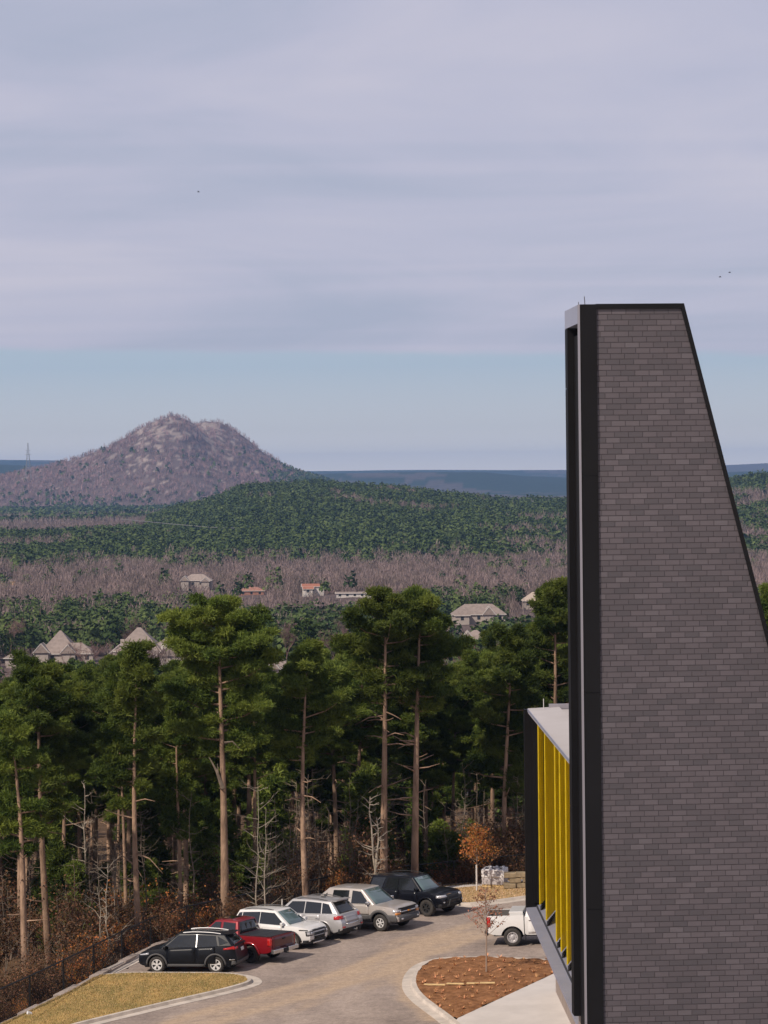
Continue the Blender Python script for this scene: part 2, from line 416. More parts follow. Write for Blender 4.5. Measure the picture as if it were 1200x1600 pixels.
# lot surface
lot_mat = bpy.data.materials.new('gravel_asphalt'); lot_mat.use_nodes = True
t = lot_mat.node_tree; b = t.nodes['Principled BSDF']; b.inputs['Roughness'].default_value = 0.9; b.inputs['Specular IOR Level'].default_value = 0.25
at = nd('ShaderNodeAttribute', t, attribute_name='tint'); tcn = nd('ShaderNodeTexCoord', t)
def nz_(sc, det=6.0, st=(1, 1, 1), rough=0.6):
    mp = nd('ShaderNodeMapping', t); mp.inputs['Scale'].default_value = st; mp.inputs['Rotation'].default_value = (0, 0, R(-40)); t.links.new(tcn.outputs['Object'], mp.inputs[0])
    n = nd('ShaderNodeTexNoise', t, i_Scale=sc, i_Detail=det, i_Roughness=rough); t.links.new(mp.outputs[0], n.inputs['Vector']); return n.outputs[0]
def mth(op, a, b_=None, clamp=False):
    n = nd('ShaderNodeMath', t, operation=op, use_clamp=clamp)
    for i, v_ in enumerate((a, b_)):
        if v_ is None: continue
        if isinstance(v_, (int, float)): n.inputs[i].default_value = v_
        else: t.links.new(v_, n.inputs[i])
    return n.outputs[0]
big = nz_(0.35, 6, (1, 0.35, 1), 0.7); mid = nz_(1.6, 8, (0.35, 1.6, 1), 0.75); fine = nz_(14, 6, rough=0.8); stones = nz_(4.5, 8, rough=0.8)
mask = mth('MULTIPLY', at.outputs['Fac'], mth('ADD', 0.25, mth('MULTIPLY', mid, 1.55)))
mrn = nd('ShaderNodeMapRange', t, interpolation_type='SMOOTHSTEP'); t.links.new(mask, mrn.inputs[0]); mrn.inputs[1].default_value = 0.18; mrn.inputs[2].default_value = 0.85
base = nd('ShaderNodeMix', t, data_type='RGBA'); t.links.new(mth('MULTIPLY', mth('SUBTRACT', mth('ADD', big, mth('MULTIPLY', mid, 0.6)), 0.5), 2.2, True), base.inputs[0])
base.inputs[6].default_value = (0.165, 0.132, 0.116, 1); base.inputs[7].default_value = (0.355, 0.288, 0.245, 1)
dirt = nd('ShaderNodeMix', t, data_type='RGBA'); t.links.new(mrn.outputs[0], dirt.inputs[0]); t.links.new(base.outputs[2], dirt.inputs[6]); dirt.inputs[7].default_value = (0.40, 0.30, 0.215, 1)
hs = nd('ShaderNodeHueSaturation', t); t.links.new(dirt.outputs[2], hs.inputs['Color'])
t.links.new(mth('ADD', -0.35, mth('ADD', mth('MULTIPLY', fine, 1.3), mth('MULTIPLY', stones, 1.5))), hs.inputs['Value'])
t.links.new(hs.outputs[0], b.inputs['Base Color'])
bp = nd('ShaderNodeBump', t, i_Strength=0.6, i_Distance=0.03); t.links.new(fine, bp.inputs['Height']); t.links.new(bp.outputs[0], b.inputs['Normal'])
gx = np.arange(-32, 30, 0.35); gy = np.arange(60, 146, 0.35)
GX, GY = np.meshgrid(gx, gy, indexing='ij')
def path_sd(path, x, y):
    best = np.full(x.shape, 1e9); sg = np.zeros(x.shape)
    for a_, b_ in zip(path[:-1], path[1:]):
        dx, dy = b_.x-a_.x, b_.y-a_.y; L2 = dx*dx+dy*dy+1e-9
        tt = np.clip(((x-a_.x)*dx+(y-a_.y)*dy)/L2, 0, 1); d = np.hypot(x-a_.x-tt*dx, y-a_.y-tt*dy)
        cr_ = dx*(y-a_.y)-dy*(x-a_.x); m = d < best; best = np.where(m, d, best); sg = np.where(m, np.sign(cr_), sg)
    return best*sg
TRACK1 = [G(180, 1650), G(330, 1588), G(470, 1548), G(560, 1522), G(640, 1490), G(760, 1448), G(900, 1425), G(1100, 1400)]
TRACK2 = [G(420, 1640), G(500, 1580), G(560, 1535), G(640, 1475), G(800, 1432)]
d1 = np.abs(path_sd(TRACK1, GX, GY)); d2 = np.abs(path_sd(TRACK2, GX, GY))
dm = 0.46*np.exp(-(d1/2.0)**2)+0.30*np.exp(-((d1-0.95)/0.38)**2)+0.15*np.exp(-((d1-2.4)/0.3)**2)+0.2*np.exp(-((d2-0.8)/0.35)**2)+0.05+0.16*wnoise(GX, GY, 9, 3)
Dd = path_sd([G(640, 1500), G(633, 1530), G(640, 1560), G(680, 1592)], GX, GY)
dm = dm+0.7*np.exp(-(Dd/0.55)**2)
wsd = seg_sd(GX, GY)
idx = np.arange(GX.size).reshape(GX.shape)
Fc = np.stack([idx[:-1, :-1], idx[1:, :-1], idx[1:, 1:], idx[:-1, 1:]], -1)
cxm = (GX[:-1, :-1]+GX[1:, 1:])/2; cym = (GY[:-1, :-1]+GY[1:, 1:])/2
keep = (path_sd(KB, cxm, cym) < 0.1) & (seg_sd(cxm, cym) < -0.5)
Fc = Fc[keep]
me = npmesh('parking_lot', np.stack([GX, GY, A_*GX+B_*(GY-113)], -1).reshape(-1, 3), Fc, lot_mat, np.clip(dm, 0, 1.3).ravel())
tag(link('parking_lot', me), 'grey gravelly car park with tan dirt wheel tracks', 'parking lot', kind='structure')

grass_mat = mat('dry_grass', (0.23, 0.185, 0.065), 0.95, col2=(0.47, 0.315, 0.115), scale=1.1, bump=0.6, bscale=40, stretch=(1, 0.5, 1), spec=0.1)
tan_mat = mat('dry_turf', (0.36, 0.235, 0.10), 0.95, col2=(0.50, 0.34, 0.16), scale=0.9, bump=0.5, bscale=40, spec=0.1)
mulch_mat = mat('mulch', (0.18, 0.082, 0.036), 0.95, col2=(0.34, 0.165, 0.078), scale=3.0, bump=1.0, bscale=16, spec=0.1, dist=0.06)
def blades(name, region, n, m, h=(0.05, 0.12), zoff=0.0, seed=3, wd=0.02):
    r = np.random.default_rng(seed)
    xs = np.array([p[0] for p in region]); ys = np.array([p[1] for p in region])
    X = r.uniform(xs.min(), xs.max(), n*3); Y = r.uniform(ys.min(), ys.max(), n*3)
    ins = np.zeros(len(X), bool); j = len(region)-1
    for i in range(len(region)):
        xi, yi = region[i]; xj, yj = region[j]
        cnd = ((yi > Y) != (yj > Y)) & (X < (xj-xi)*(Y-yi)/(yj-yi+1e-12)+xi); ins ^= cnd; j = i
    X = X[ins][:n]; Y = Y[ins][:n]; n = len(X)
    Z = lotz(X, Y)+zoff; a = r.uniform(0, 6.28, n); hh = r.uniform(*h, n); lean = r.normal(0, 0.5, (n, 2))*hh[:, None]
    V = np.stack([np.stack([X-np.cos(a)*wd, Y-np.sin(a)*wd, Z], -1), np.stack([X+np.cos(a)*wd, Y+np.sin(a)*wd, Z], -1), np.stack([X+lean[:, 0], Y+lean[:, 1], Z+hh], -1)], 1).reshape(-1, 3)
    return npmesh(name, V, np.arange(3*n).reshape(-1, 3), m, np.repeat(r.uniform(0, 1, n), 3))
def flat(name, pts, h, m, label, thick=0.25, kind='structure'):
    mb = MB(); pts = [(p.x, p.y, lotz(p.x, p.y)+h) for p in pts]
    mb.prism(pts, (0, 0, -thick)); return tag(mb.build(name, m), label, name.replace('_', ' '), kind=kind)
# left grass island
K2 = smooth_path([G(*p) for p in [(150, 1527), (210, 1523.5), (290, 1523.5), (345, 1524), (372, 1526), (389, 1530), (393, 1537), (375, 1544), (340, 1553), (270, 1569), (190, 1588), (110, 1608), (0, 1640)]], 5)
ki = K2
mbk = sweep(K2, kerb_profile(-1, pan=0.02, h=0.14)); 
# kerb head toward island (right of travel = inside), pan outside
mbk = sweep(K2, [(0.42, -0.3), (0.42, 0.014), (0.02, 0.022), (-0.03, 0.14), (-0.19, 0.145), (-0.19, -0.3)])
tag(mbk.build('kerb', concrete), 'pale concrete kerb curving round the dry grass island', 'kerb', kind='structure')
def offset_path(path, off, h):
    out = []
    for i, p in enumerate(path):
        a = path[max(0, i-1)]; b_ = path[min(len(path)-1, i+1)]; d = Vector((b_.x-a.x, b_.y-a.y, 0)).normalized(); l = Vector((-d.y, d.x, 0)); q = p+l*off
        out.append(Vector((q.x, q.y, lotz(q.x, q.y)+h)))
    return out
inner = offset_path(K2, -0.18, 0.13)
WL = [p for p in WALL[:6]]
wl_in = [Vector((p.x+0.12, p.y-0.02, lotz(p.x, p.y)+0.04)) for p in reversed(WL[:5])]
# grass sheet as a strip between kerb inner edge and wall edge
gp = [(p.x, p.y) for p in inner]+[(WALL[0].x, WALL[0].y)]+[(p.x+0.1, p.y) for p in WALL[1:5]]
mb = MB(); mb.prism([(x, y, lotz(x, y)+0.128) for x, y in gp], (0, 0, -0.3)); gr = mb.build('grass_island', grass_mat)
tag(gr, 'patch of dry yellow grass inside the kerb in the lower left corner', 'lawn', kind='structure')
gb = mat('grass_blades', (0.35, 0.26, 0.115), 0.9, attr='tint', spec=0.1)
tag(link('grass', blades('grass', gp, 30000, gb, zoff=0.12, h=(0.03, 0.08), wd=0.012)), 'short straw coloured grass blades on the corner island', 'grass', kind='stuff')
# gutter strip along the wall on the left (concrete between RAV nose and wall)
tag(sweep(smooth_path(KB[:12]+KB[12:], 3), [(-0.42, -0.3), (-0.42, 0.014), (0.0, 0.022), (0.05, 0.14), (0.22, 0.146), (0.22, -0.3)]).build('kerb', concrete), 'long concrete kerb along the back of the car park', 'kerb', kind='structure')
# strip of soil / turf between back kerb and wall
def strip(a_, b_, ha, hb, name, m, label, n=3):
    mb = MB(); k = len(a_); vs = []
    for p, q in zip(a_, b_):
        for j in range(n):
            f = j/(n-1); x = p.x*(1-f)+q.x*f; y = p.y*(1-f)+q.y*f; vs.append((x, y, lotz(x, y)+ha*(1-f)+hb*f))
    mb.grid(vs, k, n); return tag(mb.build(name, m), label, name.replace('_', ' '), kind='structure')
kbo = offset_path(KB, 0.2, 0)
def resample(path, n):
    L = [0]
    for a_, b_ in zip(path[:-1], path[1:]): L.append(L[-1]+(b_-a_).length)
    out = []
    for i in range(n):
        s_ = L[-1]*i/(n-1)*0.99999; j = max(k for k in range(len(L)) if L[k] <= s_); j = min(j, len(path)-2)
        f = (s_-L[j])/(L[j+1]-L[j]); out.append(path[j].lerp(path[j+1], f))
    return out
def nearest_on(path, x):
    # point on path with given x
    for a_, b_ in zip(path[:-1], path[1:]):
        if (a_.x-x)*(b_.x-x) <= 0 and a_.x != b_.x: return a_.lerp(b_, (x-a_.x)/(b_.x-a_.x))
    return path[-1]
soil = mat('leaf_soil', (0.16, 0.085, 0.045), 0.95, col2=(0.26, 0.16, 0.09), scale=2.5, bump=0.6, bscale=20, spec=0.1)
rs_k = resample(kbo[:9], 40); rs_w = resample([p for p in WALL[4:12]], 40)
strip(rs_k, rs_w, 0.135, 0.1, 'soil_bank', soil, 'strip of brown soil between the back kerb and the wall')
rs_k = resample(kbo[8:14], 30); rs_w = resample([WALL[11]]+[p for p in WALL[12:14]], 30)
strip(rs_k, rs_w, 0.14, 0.16, 'turf_strip', tan_mat, 'strip of tan turf behind the kerb at the right end of the car park')
tgp = [(p.x, p.y) for p in kbo[9:14]]+[(p.x, p.y) for p in reversed(WALL[11:14])]
tag(link('grass', blades('grass', tgp, 9000, mat('turf_blades', (0.44, 0.33, 0.20), 0.9, attr='tint', spec=0.1), zoff=0.14, h=(0.03, 0.08), seed=5)), 'short tan turf blades behind the right hand kerb', 'grass', kind='stuff')
# pale concrete strip next to the wall at right
tag(sweep(smooth_path(offset_path(WALL[10:15], -1.6, 0), 3), [(0.3, -0.3), (0.3, 0.17), (0.9, 0.19), (0.9, -0.3)]).build('path', concrete2), 'narrow pale concrete strip beside the wall on the right', 'path', kind='structure')
# mulch island
K4 = smooth_path([G(*p) for p in [(900, 1512), (862, 1503), (800, 1499.5), (740, 1498.5), (700, 1499.5), (672, 1503), (652, 1513), (641, 1529), (641, 1546), (654, 1563), (676, 1580), (702, 1600), (760, 1650)]], 5)
tag(sweep(K4, [(-0.30, -0.3), (-0.30, 0.014), (0.06, 0.022), (0.10, 0.13), (0.28, 0.135), (0.28, -0.3)]).build('kerb', concrete), 'pale concrete kerb round the red brown mulch island', 'kerb', kind='structure')
inn = offset_path(K4, 0.27, 0)
walk_edge = [G(716, 1596), G(790, 1561.5), G(864, 1527), G(930, 1497)]
mp_ = [(p.x, p.y) for p in inn if proj((p.x, p.y, lotz(p.x, p.y)))[1] < 1597]
mp_ = mp_+[(p.x, p.y) for p in walk_edge]
# mulch as a fine lumpy grid clipped to the outline
def clip_grid(poly, step, hf, m, name):
    xs = [p[0] for p in poly]; ys = [p[1] for p in poly]
    bm = bmesh.new(); vs = [bm.verts.new((x, y, 0)) for x, y in poly]; bm.faces.new(vs)
    for ax, lo, hi in ((0, min(xs), max(xs)), (1, min(ys), max(ys))):
        q = lo+step
        while q < hi:
            co = (q, 0, 0) if ax == 0 else (0, q, 0); no = (1, 0, 0) if ax == 0 else (0, 1, 0)
            bmesh.ops.bisect_plane(bm, geom=bm.verts[:]+bm.edges[:]+bm.faces[:], plane_co=co, plane_no=no); q += step
    for v_ in bm.verts: v_.co.z = hf(v_.co.x, v_.co.y)
    bmesh.ops.recalc_face_normals(bm, faces=bm.faces)
    if bm.faces and sum(f.normal.z for f in bm.faces) < 0: bmesh.ops.reverse_faces(bm, faces=bm.faces)
    me = bpy.data.meshes.new(name); bm.to_mesh(me); bm.free(); me.materials.append(m); me.shade_smooth(); return me
def mh(x, y):
    return lotz(x, y)+0.13+0.05*float(wnoise(x, y, 1.3, 2))+0.03*float(wnoise(x, y, 0.5, 2))
me = clip_grid(mp_, 0.22, mh, mulch_mat, 'mulch_bed')
tag(link('mulch_bed', me), 'red brown mulch bed inside the right hand kerb', 'mulch bed', kind='structure')
# small straw tufts on the mulch
tuft_mat = mat('straw_tuft', (0.50, 0.28, 0.13), 0.9, attr='tint', spec=0.1)
def in_poly(poly, x, y):
    ins = False; j = len(poly)-1
    for i in range(len(poly)):
        xi, yi = poly[i]; xj, yj = poly[j]
        if ((yi > y) != (yj > y)) and (x < (xj-xi)*(y-yi)/(yj-yi+1e-12)+xi): ins = not ins
        j = i
    return ins
mb = MB(); r = random.Random(11); cnt = 0
xs = [p[0] for p in mp_]; ys = [p[1] for p in mp_]
tufts = []
gxx = min(xs)
while gxx < max(xs):
    gyy = min(ys)
    while gyy < max(ys):
        x = gxx+r.uniform(-.25, .25); y = gyy+r.uniform(-.5, .5)
        if in_poly(mp_, x, y): tufts.append((x, y))
        gyy += 0.85
    gxx += 0.6
for (x, y) in tufts:
    sc = r.uniform(0.09, 0.17)
    for k in range(16):
        a = r.uniform(0, 6.28); l = sc*r.uniform(0.6, 1.3); z0 = mh(x, y)
        dx, dy = math.cos(a)*l, math.sin(a)*l; wx, wy = -math.sin(a)*0.02, math.cos(a)*0.02
        mb.add([(x+wx, y+wy, z0), (x-wx, y-wy, z0), (x+dx, y+dy, z0+sc*r.uniform(0.3, 1.1))], [(0, 1, 2)], r.uniform(0.2, 1))
tag(mb.build('straw_tufts', tuft_mat, attr=True, fix=False), 'many small dry ornamental grass tufts planted over the mulch', 'ground cover', kind='stuff')
# walk
wk = [walk_edge[0], walk_edge[1], walk_edge[2], walk_edge[3], Vector((walk_edge[3].x, 62, 0)), Vector((K4[-1].x-0.5, 62, 0)), Vector((inn[-1].x, inn[-1].y, 0))]
wk += [p for p in reversed(inn[-8:-1]) if proj((p.x, p.y, lotz(p.x, p.y)))[1] > 1599]
mb = MB(); mb.prism([(p.x, p.y, lotz(p.x, p.y)+0.137) for p in wk], (0, 0, -0.35))
tag(mb.build('walkway', concrete2), 'pale broom finished concrete walkway running to the building', 'walkway', kind='structure')
# lath boards on the mulch
lath = mat('raw_lumber', (0.62, 0.45, 0.22), 0.7, var=0.15, scale=3)
segs = [(662.5, 696), (698, 725), (729, 748), (750, 773.5)]
for i, (a_, b2) in enumerate(segs):
    p0 = G(a_, 1537.5+(0 if i < 2 else .3), 0.17); p1 = G(b2, 1537.5+(0.2 if i < 2 else 0), 0.17)
    c_ = (p0+p1)/2; o = MB().box((0, 0, 0), ((p1-p0).length, 0.11, 0.05)).build('timber_batten', lath)
    o.location = (c_.x, c_.y, mh(c_.x, c_.y)+0.07); o.rotation_euler = (0, -0.03, math.atan2(p1.y-p0.y, p1.x-p0.x)); bevel_obj(o, 0.005, 1)
    tag(o, ['long pale timber batten nearest the left kerb on the mulch', 'second pale timber batten from the left kerb on the mulch', 'short pale timber batten just left of the young tree on the mulch', 'pale timber batten at the right end of the line, below the young tree'][i], 'batten', 'timber battens laid in a line on the mulch')

# ================================================================== RETAINING WALL + FENCE
blk = mat('wall_block', (0.25, 0.18, 0.145), 0.9, var=0.3, scale=1.5, bump=0.5, bscale=18)
capm = mat('wall_cap_block', (0.40, 0.33, 0.28), 0.9, var=0.22, scale=1.4, bump=0.4, bscale=18)
wt = thing('retaining_wall', 'stepped block retaining wall under the black fence', 'wall', tuple(WALL[0]))
mbw = MB(); mbc = MB(); O = WALL[0]
rs = resample(WALL, 200)
Ltot = sum((b_-a_).length for a_, b_ in zip(WALL[:-1], WALL[1:]))
run = 0; r = random.Random(4)
xs204 = G(262, 1474).x
pos = 0
acc = 0
fullpath = resample(WALL, int(Ltot/0.45))
for i, (a_, b_) in enumerate(zip(fullpath[:-1], fullpath[1:])):
    acc += (b_-a_).length
    c_ = (a_+b_)/2; an = math.atan2(b_.y-a_.y, b_.x-a_.x); ln = (b_-a_).length
    rel = acc
    step = min(0.02+0.09*(math.floor(rel/1.9) % 2)+0.02*math.floor(rel/3.8), 0.16)
    top = lotz(c_.x, c_.y)+step
    for kz in range(8):
        zc_ = top-0.1-0.18*kz-0.09
        off = (0.5 if kz % 2 else 0)*ln*0
        mbw.box((c_.x-O.x, c_.y-O.y, zc_-O.z), (ln-0.012, 0.26+r.uniform(-.015, .015), 0.17), an)
    mbc.box((c_.x-O.x, c_.y-O.y, top-0.05-O.z), (ln-0.01, 0.34+r.uniform(-.01, .01), 0.1), an)
mbw.build('block_courses', blk, wt); mbc.build('cap_course', capm, wt)
black = mat('black_fence_metal', (0.012, 0.012, 0.013), 0.45, metal=0.2)
ft = thing('chain_link_fence', 'long black chain link fence between the car park and the pines', 'fence', tuple(WALL[0]))
fence_path = offset_path(WALL, 0.33, 0)
posts = resample(fence_path, int(Ltot/3.3))
tops = []
for p in posts:
    z0 = lotz(p.x, p.y)-0.6; z1 = lotz(p.x, p.y)+1.30; tops.append(Vector((p.x, p.y, z1)))
    MB().tube([(p.x-O.x, p.y-O.y, z0-O.z), (p.x-O.x, p.y-O.y, z1-O.z+0.05)], 0.045, 8).build('post', black, ft)
MB().tube([t_-O for t_ in tops], 0.035, 6).build('top_rail', black, ft)
MB().tube([t_-O-Vector((0, 0, 1.30)) for t_ in tops], 0.02, 6).build('bottom_rail', black, ft)
mbm = MB()
for a_, b_ in zip(tops[:-1], tops[1:]):
    ln = (b_-a_).length; k = int(ln/0.16); hgt = 1.28
    for j in range(-int(hgt/0.16), k):
        for sgn in (1, -1):
            x0 = j*0.16; x1 = x0+hgt; z0, z1 = (0, hgt)
            lo = max(x0, 0); hi = min(x1, ln)
            if hi <= lo: continue
            fa = (lo-x0)/hgt; fb = (hi-x0)/hgt
            za, zb_ = (fa*hgt, fb*hgt) if sgn == 1 else (hgt-fa*hgt, hgt-fb*hgt)
            pa = a_.lerp(b_, lo/ln)-Vector((0, 0, hgt-za)); pb = a_.lerp(b_, hi/ln)-Vector((0, 0, hgt-zb_))
            mbm.tube([pa-O, pb-O], 0.006, 3, cap=False)
mbm.build('wire_mesh', black, ft, fix=False)
# ================================================================== BUILDING
# dark brick material
bk = bpy.data.materials.new('dark_brick'); bk.use_nodes = True
t = bk.node_tree; b = t.nodes['Principled BSDF']; b.inputs['Roughness'].default_value = 0.75; b.inputs['Specular IOR Level'].default_value = 0.35
tcn = nd('ShaderNodeTexCoord', t); sp = nd('ShaderNodeSeparateXYZ', t); t.links.new(tcn.outputs['Object'], sp.inputs[0])
cb = nd('ShaderNodeCombineXYZ', t); t.links.new(sp.outputs[0], cb.inputs[0]); t.links.new(sp.outputs[2], cb.inputs[1])
# uneven bond: each course shifted by its own random amount, brick ids by white noise
BWD, BHT = 0.258, 0.1009
row = mth('FLOOR', mth('DIVIDE', sp.outputs[2], BHT))
wn0 = nd('ShaderNodeTexWhiteNoise', t, noise_dimensions='1D'); t.links.new(row, wn0.inputs['W'])
half = mth('MULTIPLY', mth('MODULO', row, 2.0), 0.5)
xs_ = mth('ADD', mth('DIVIDE', sp.outputs[0], BWD), mth('ADD', half, mth('MULTIPLY', wn0.outputs[0], 0.32)))
xs_ = mth('ADD', xs_, 400.0); colm = mth('FLOOR', xs_)
fx = mth('SUBTRACT', xs_, colm); fz = mth('SUBTRACT', mth('DIVIDE', sp.outputs[2], BHT), row)
idc = nd('ShaderNodeCombineXYZ', t); t.links.new(colm, idc.inputs[0]); t.links.new(row, idc.inputs[1])
wn = nd('ShaderNodeTexWhiteNoise', t, noise_dimensions='2D'); t.links.new(idc.outputs[0], wn.inputs['Vector'])
wsep = nd('ShaderNodeSeparateColor', t); t.links.new(wn.outputs['Color'], wsep.inputs[0])
mpn = nd('ShaderNodeMapping', t); mpn.inputs['Scale'].default_value = (6, 6, 24); t.links.new(tcn.outputs['Object'], mpn.inputs[0])
nzb = nd('ShaderNodeTexNoise', t, i_Scale=1.0, i_Detail=6.0, i_Roughness=0.65); t.links.new(mpn.outputs[0], nzb.inputs['Vector'])
big = nd('ShaderNodeTexNoise', t, i_Scale=0.45, i_Detail=6.0, i_Roughness=0.6); t.links.new(tcn.outputs['Object'], big.inputs['Vector'])
rb = nd('ShaderNodeValToRGB', t); t.links.new(mth('ADD', mth('MULTIPLY', wsep.outputs[0], 0.78), mth('MULTIPLY', nzb.outputs[0], 0.28)), rb.inputs[0])
rb.color_ramp.elements[0].position = 0.05; rb.color_ramp.elements[0].color = (0.060, 0.053, 0.060, 1)
rb.color_ramp.elements[1].position = 1.0; rb.color_ramp.elements[1].color = (0.104, 0.091, 0.101, 1)
e = rb.color_ramp.elements.new(0.55); e.color = (0.076, 0.064, 0.072, 1)
e = rb.color_ramp.elements.new(0.82); e.color = (0.088, 0.074, 0.083, 1)
# mortar mask
dx_ = mth('MINIMUM', fx, mth('SUBTRACT', 1.0, fx)); dz_ = mth('MINIMUM', fz, mth('SUBTRACT', 1.0, fz))
mz = nd('ShaderNodeMapRange', t, interpolation_type='SMOOTHSTEP'); t.links.new(dz_, mz.inputs[0]); mz.inputs[1].default_value = 0.02; mz.inputs[2].default_value = 0.10
mxx = nd('ShaderNodeMapRange', t, interpolation_type='SMOOTHSTEP'); t.links.new(dx_, mxx.inputs[0]); mxx.inputs[1].default_value = 0.006; mxx.inputs[2].default_value = 0.03
msk = mth('MULTIPLY', mz.outputs[0], mxx.outputs[0])
mm = nd('ShaderNodeMix', t, data_type='RGBA'); t.links.new(msk, mm.inputs[0]); mm.inputs[6].default_value = (0.040, 0.033, 0.038, 1)
hs = nd('ShaderNodeHueSaturation', t); t.links.new(rb.outputs[0], hs.inputs['Color']); t.links.new(mth('ADD', 0.8, mth('MULTIPLY', big.outputs[0], 0.4)), hs.inputs['Value'])
t.links.new(hs.outputs[0], mm.inputs[7]); t.links.new(mm.outputs[2], b.inputs['Base Color'])
hgt = mth('ADD', mth('MULTIPLY', msk, 1.0), mth('ADD', mth('MULTIPLY', nzb.outputs[0], 0.35), mth('MULTIPLY', wsep.outputs[1], 0.25)))
bp = nd('ShaderNodeBump', t, i_Strength=0.7, i_Distance=0.012); t.links.new(hgt, bp.inputs['Height']); t.links.new(bp.outputs[0], b.inputs['Normal'])

mblack = mat('black_metal_panel', (0.0065, 0.006, 0.007), 0.6, spec=0.14, var=0.15, scale=0.6)
mlav = mat('sky_sheen_metal', (0.235, 0.245, 0.315), 0.45, metal=0.0, var=0.06, scale=0.7)  # dark metal with its sky reflection put into the base colour
mjoint = mat('dark_joint', (0.02, 0.02, 0.025), 0.8)
mroof = mat('roof_membrane', (0.38, 0.35, 0.335), 0.8, col2=(0.46, 0.43, 0.425), scale=0.25, bump=0.15, bscale=3)
mbrown = bpy.data.materials.new('ribbed_cladding'); mbrown = mat('ribbed_cladding', (0.20, 0.155, 0.13), 0.6, col2=(0.30, 0.24, 0.205), scale=1.0, stretch=(30, 5, 0.4))
myel = bpy.data.materials.new('yellow_perforated_metal'); myel.use_nodes = True
t = myel.node_tree; b = t.nodes['Principled BSDF']
tcn = nd('ShaderNodeTexCoord', t)
mp = nd('ShaderNodeMapping', t); mp.inputs['Scale'].default_value = (1, 1, 0.25); t.links.new(tcn.outputs['Object'], mp.inputs[0])
nz = nd('ShaderNodeTexNoise', t, i_Scale=6.0, i_Detail=6.0, i_Roughness=0.7, i_Distortion=1.5); t.links.new(mp.outputs[0], nz.inputs['Vector'])
r1 = nd('ShaderNodeValToRGB', t); t.links.new(nz.outputs[0], r1.inputs[0])
r1.color_ramp.elements[0].position = 0.35; r1.color_ramp.elements[0].color = (0.60, 0.44, 0.005, 1)
r1.color_ramp.elements[1].position = 0.65; r1.color_ramp.elements[1].color = (0.88, 0.67, 0.012, 1)
t.links.new(r1.outputs[0], b.inputs['Base Color']); b.inputs['Roughness'].default_value = 0.38; b.inputs['Metallic'].default_value = 0.25
b.inputs['Metallic'].default_value = 0.1; b.inputs['Coat Weight'].default_value = 0.2; b.inputs['Coat Roughness'].default_value = 0.1
tb_ = nd('ShaderNodeBsdfTranslucent', t); t.links.new(r1.outputs[0], tb_.inputs[0]); ms_ = nd('ShaderNodeMixShader', t); ms_.inputs[0].default_value = 0.5
t.links.new(b.outputs[0], ms_.inputs[1]); t.links.new(tb_.outputs[0], ms_.inputs[2]); t.links.new(ms_.outputs[0], t.nodes['Material Output'].inputs[0])

TH = R(3.6)
c0 = P(905, 475, 45.0)                      # top front-left corner of the tower frame
base = Vector((c0.x, c0.y, 0)); base.z = lotz(base.x, base.y)-0.1
bt = thing('modern_building', 'dark brick tower with black frame, joined to a low wing with yellow metal fins', 'building', base, TH)
ztop = c0.z-base.z
def L_(px, py, dy=0.0):
    """image point -> building local coords on the plane local y = dy"""
    d = ray(px, py); o = Vector((0, 0, CAMZ)); n = Vector((-math.sin(TH), math.cos(TH), 0)); q = base+n*dy
    k = (q-o).dot(n)/Vector(d).dot(n); p = o+Vector(d)*k-base
    return Vector((p.x*math.cos(TH)+p.y*math.sin(TH), dy, p.z))
JW = L_(932, 475).x                          # width of the front fin
tr = L_(1063, 477); pr = L_(1200, 1010)
sl = (pr.x-tr.x)/(tr.z-pr.z)
def xr(z): return tr.x+(tr.z-z)*sl
DEP = 2.6
# brick wall
mb = MB(); cz = ztop-0.085
poly = [(JW, 0.03, 0), (xr(0), 0.03, 0), (xr(cz), 0.03, cz), (JW, 0.03, cz)]
mb.prism(poly, (0, DEP-0.06, 0)); mb.build('brick_wall', bk, bt)
# coping and sloped trim
mb = MB(); mb.prism([(JW-0.01, -0.012, cz), (xr(cz)+0.075, -0.012, cz), (xr(ztop)+0.075, -0.012, ztop), (JW-0.01, -0.012, ztop)], (0, DEP, 0)); mb.build('coping', mblack, bt)
mb = MB(); mb.prism([(xr(0)+0.002, -0.010, 0), (xr(0)+0.075, -0.010, 0), (xr(cz)+0.075, -0.010, cz-.001), (xr(cz)+0.002, -0.010, cz-.001)], (0, DEP-0.01, 0)); mb.build('sloped_trim', mblack, bt)
mb = MB(); mb.box((JW+ (xr(0)-JW)/2, 0.012, ztop-0.115), (xr(cz)-JW+0.0, 0.03, 0.05)) if False else None
# front fin: black face, pale left return
jb = 0.0
# slightly tapering: panels 3.9 m high
mb = MB(); z = 0.0
while z < ztop-0.01:
    h = min(3.92, ztop-z); mb.box((JW/2+0.012, 0.12, z+h/2), (JW-0.024, 0.25, h-0.012)); z += 3.92
mb.box((JW/2+0.02, 0.12, ztop/2-0.01), (JW-0.05, 0.23, ztop-0.05))
mb.build('front_fin', mblack, bt)
mb = MB(); mb.box((0.006, 0.12, ztop/2), (0.010, 0.24, ztop-0.004)); mb.build('fin_return', mat('sky_sheen_return', (0.22, 0.205, 0.23), 0.5), bt)  # sky reflection on the fin's left side painted as a pale tone
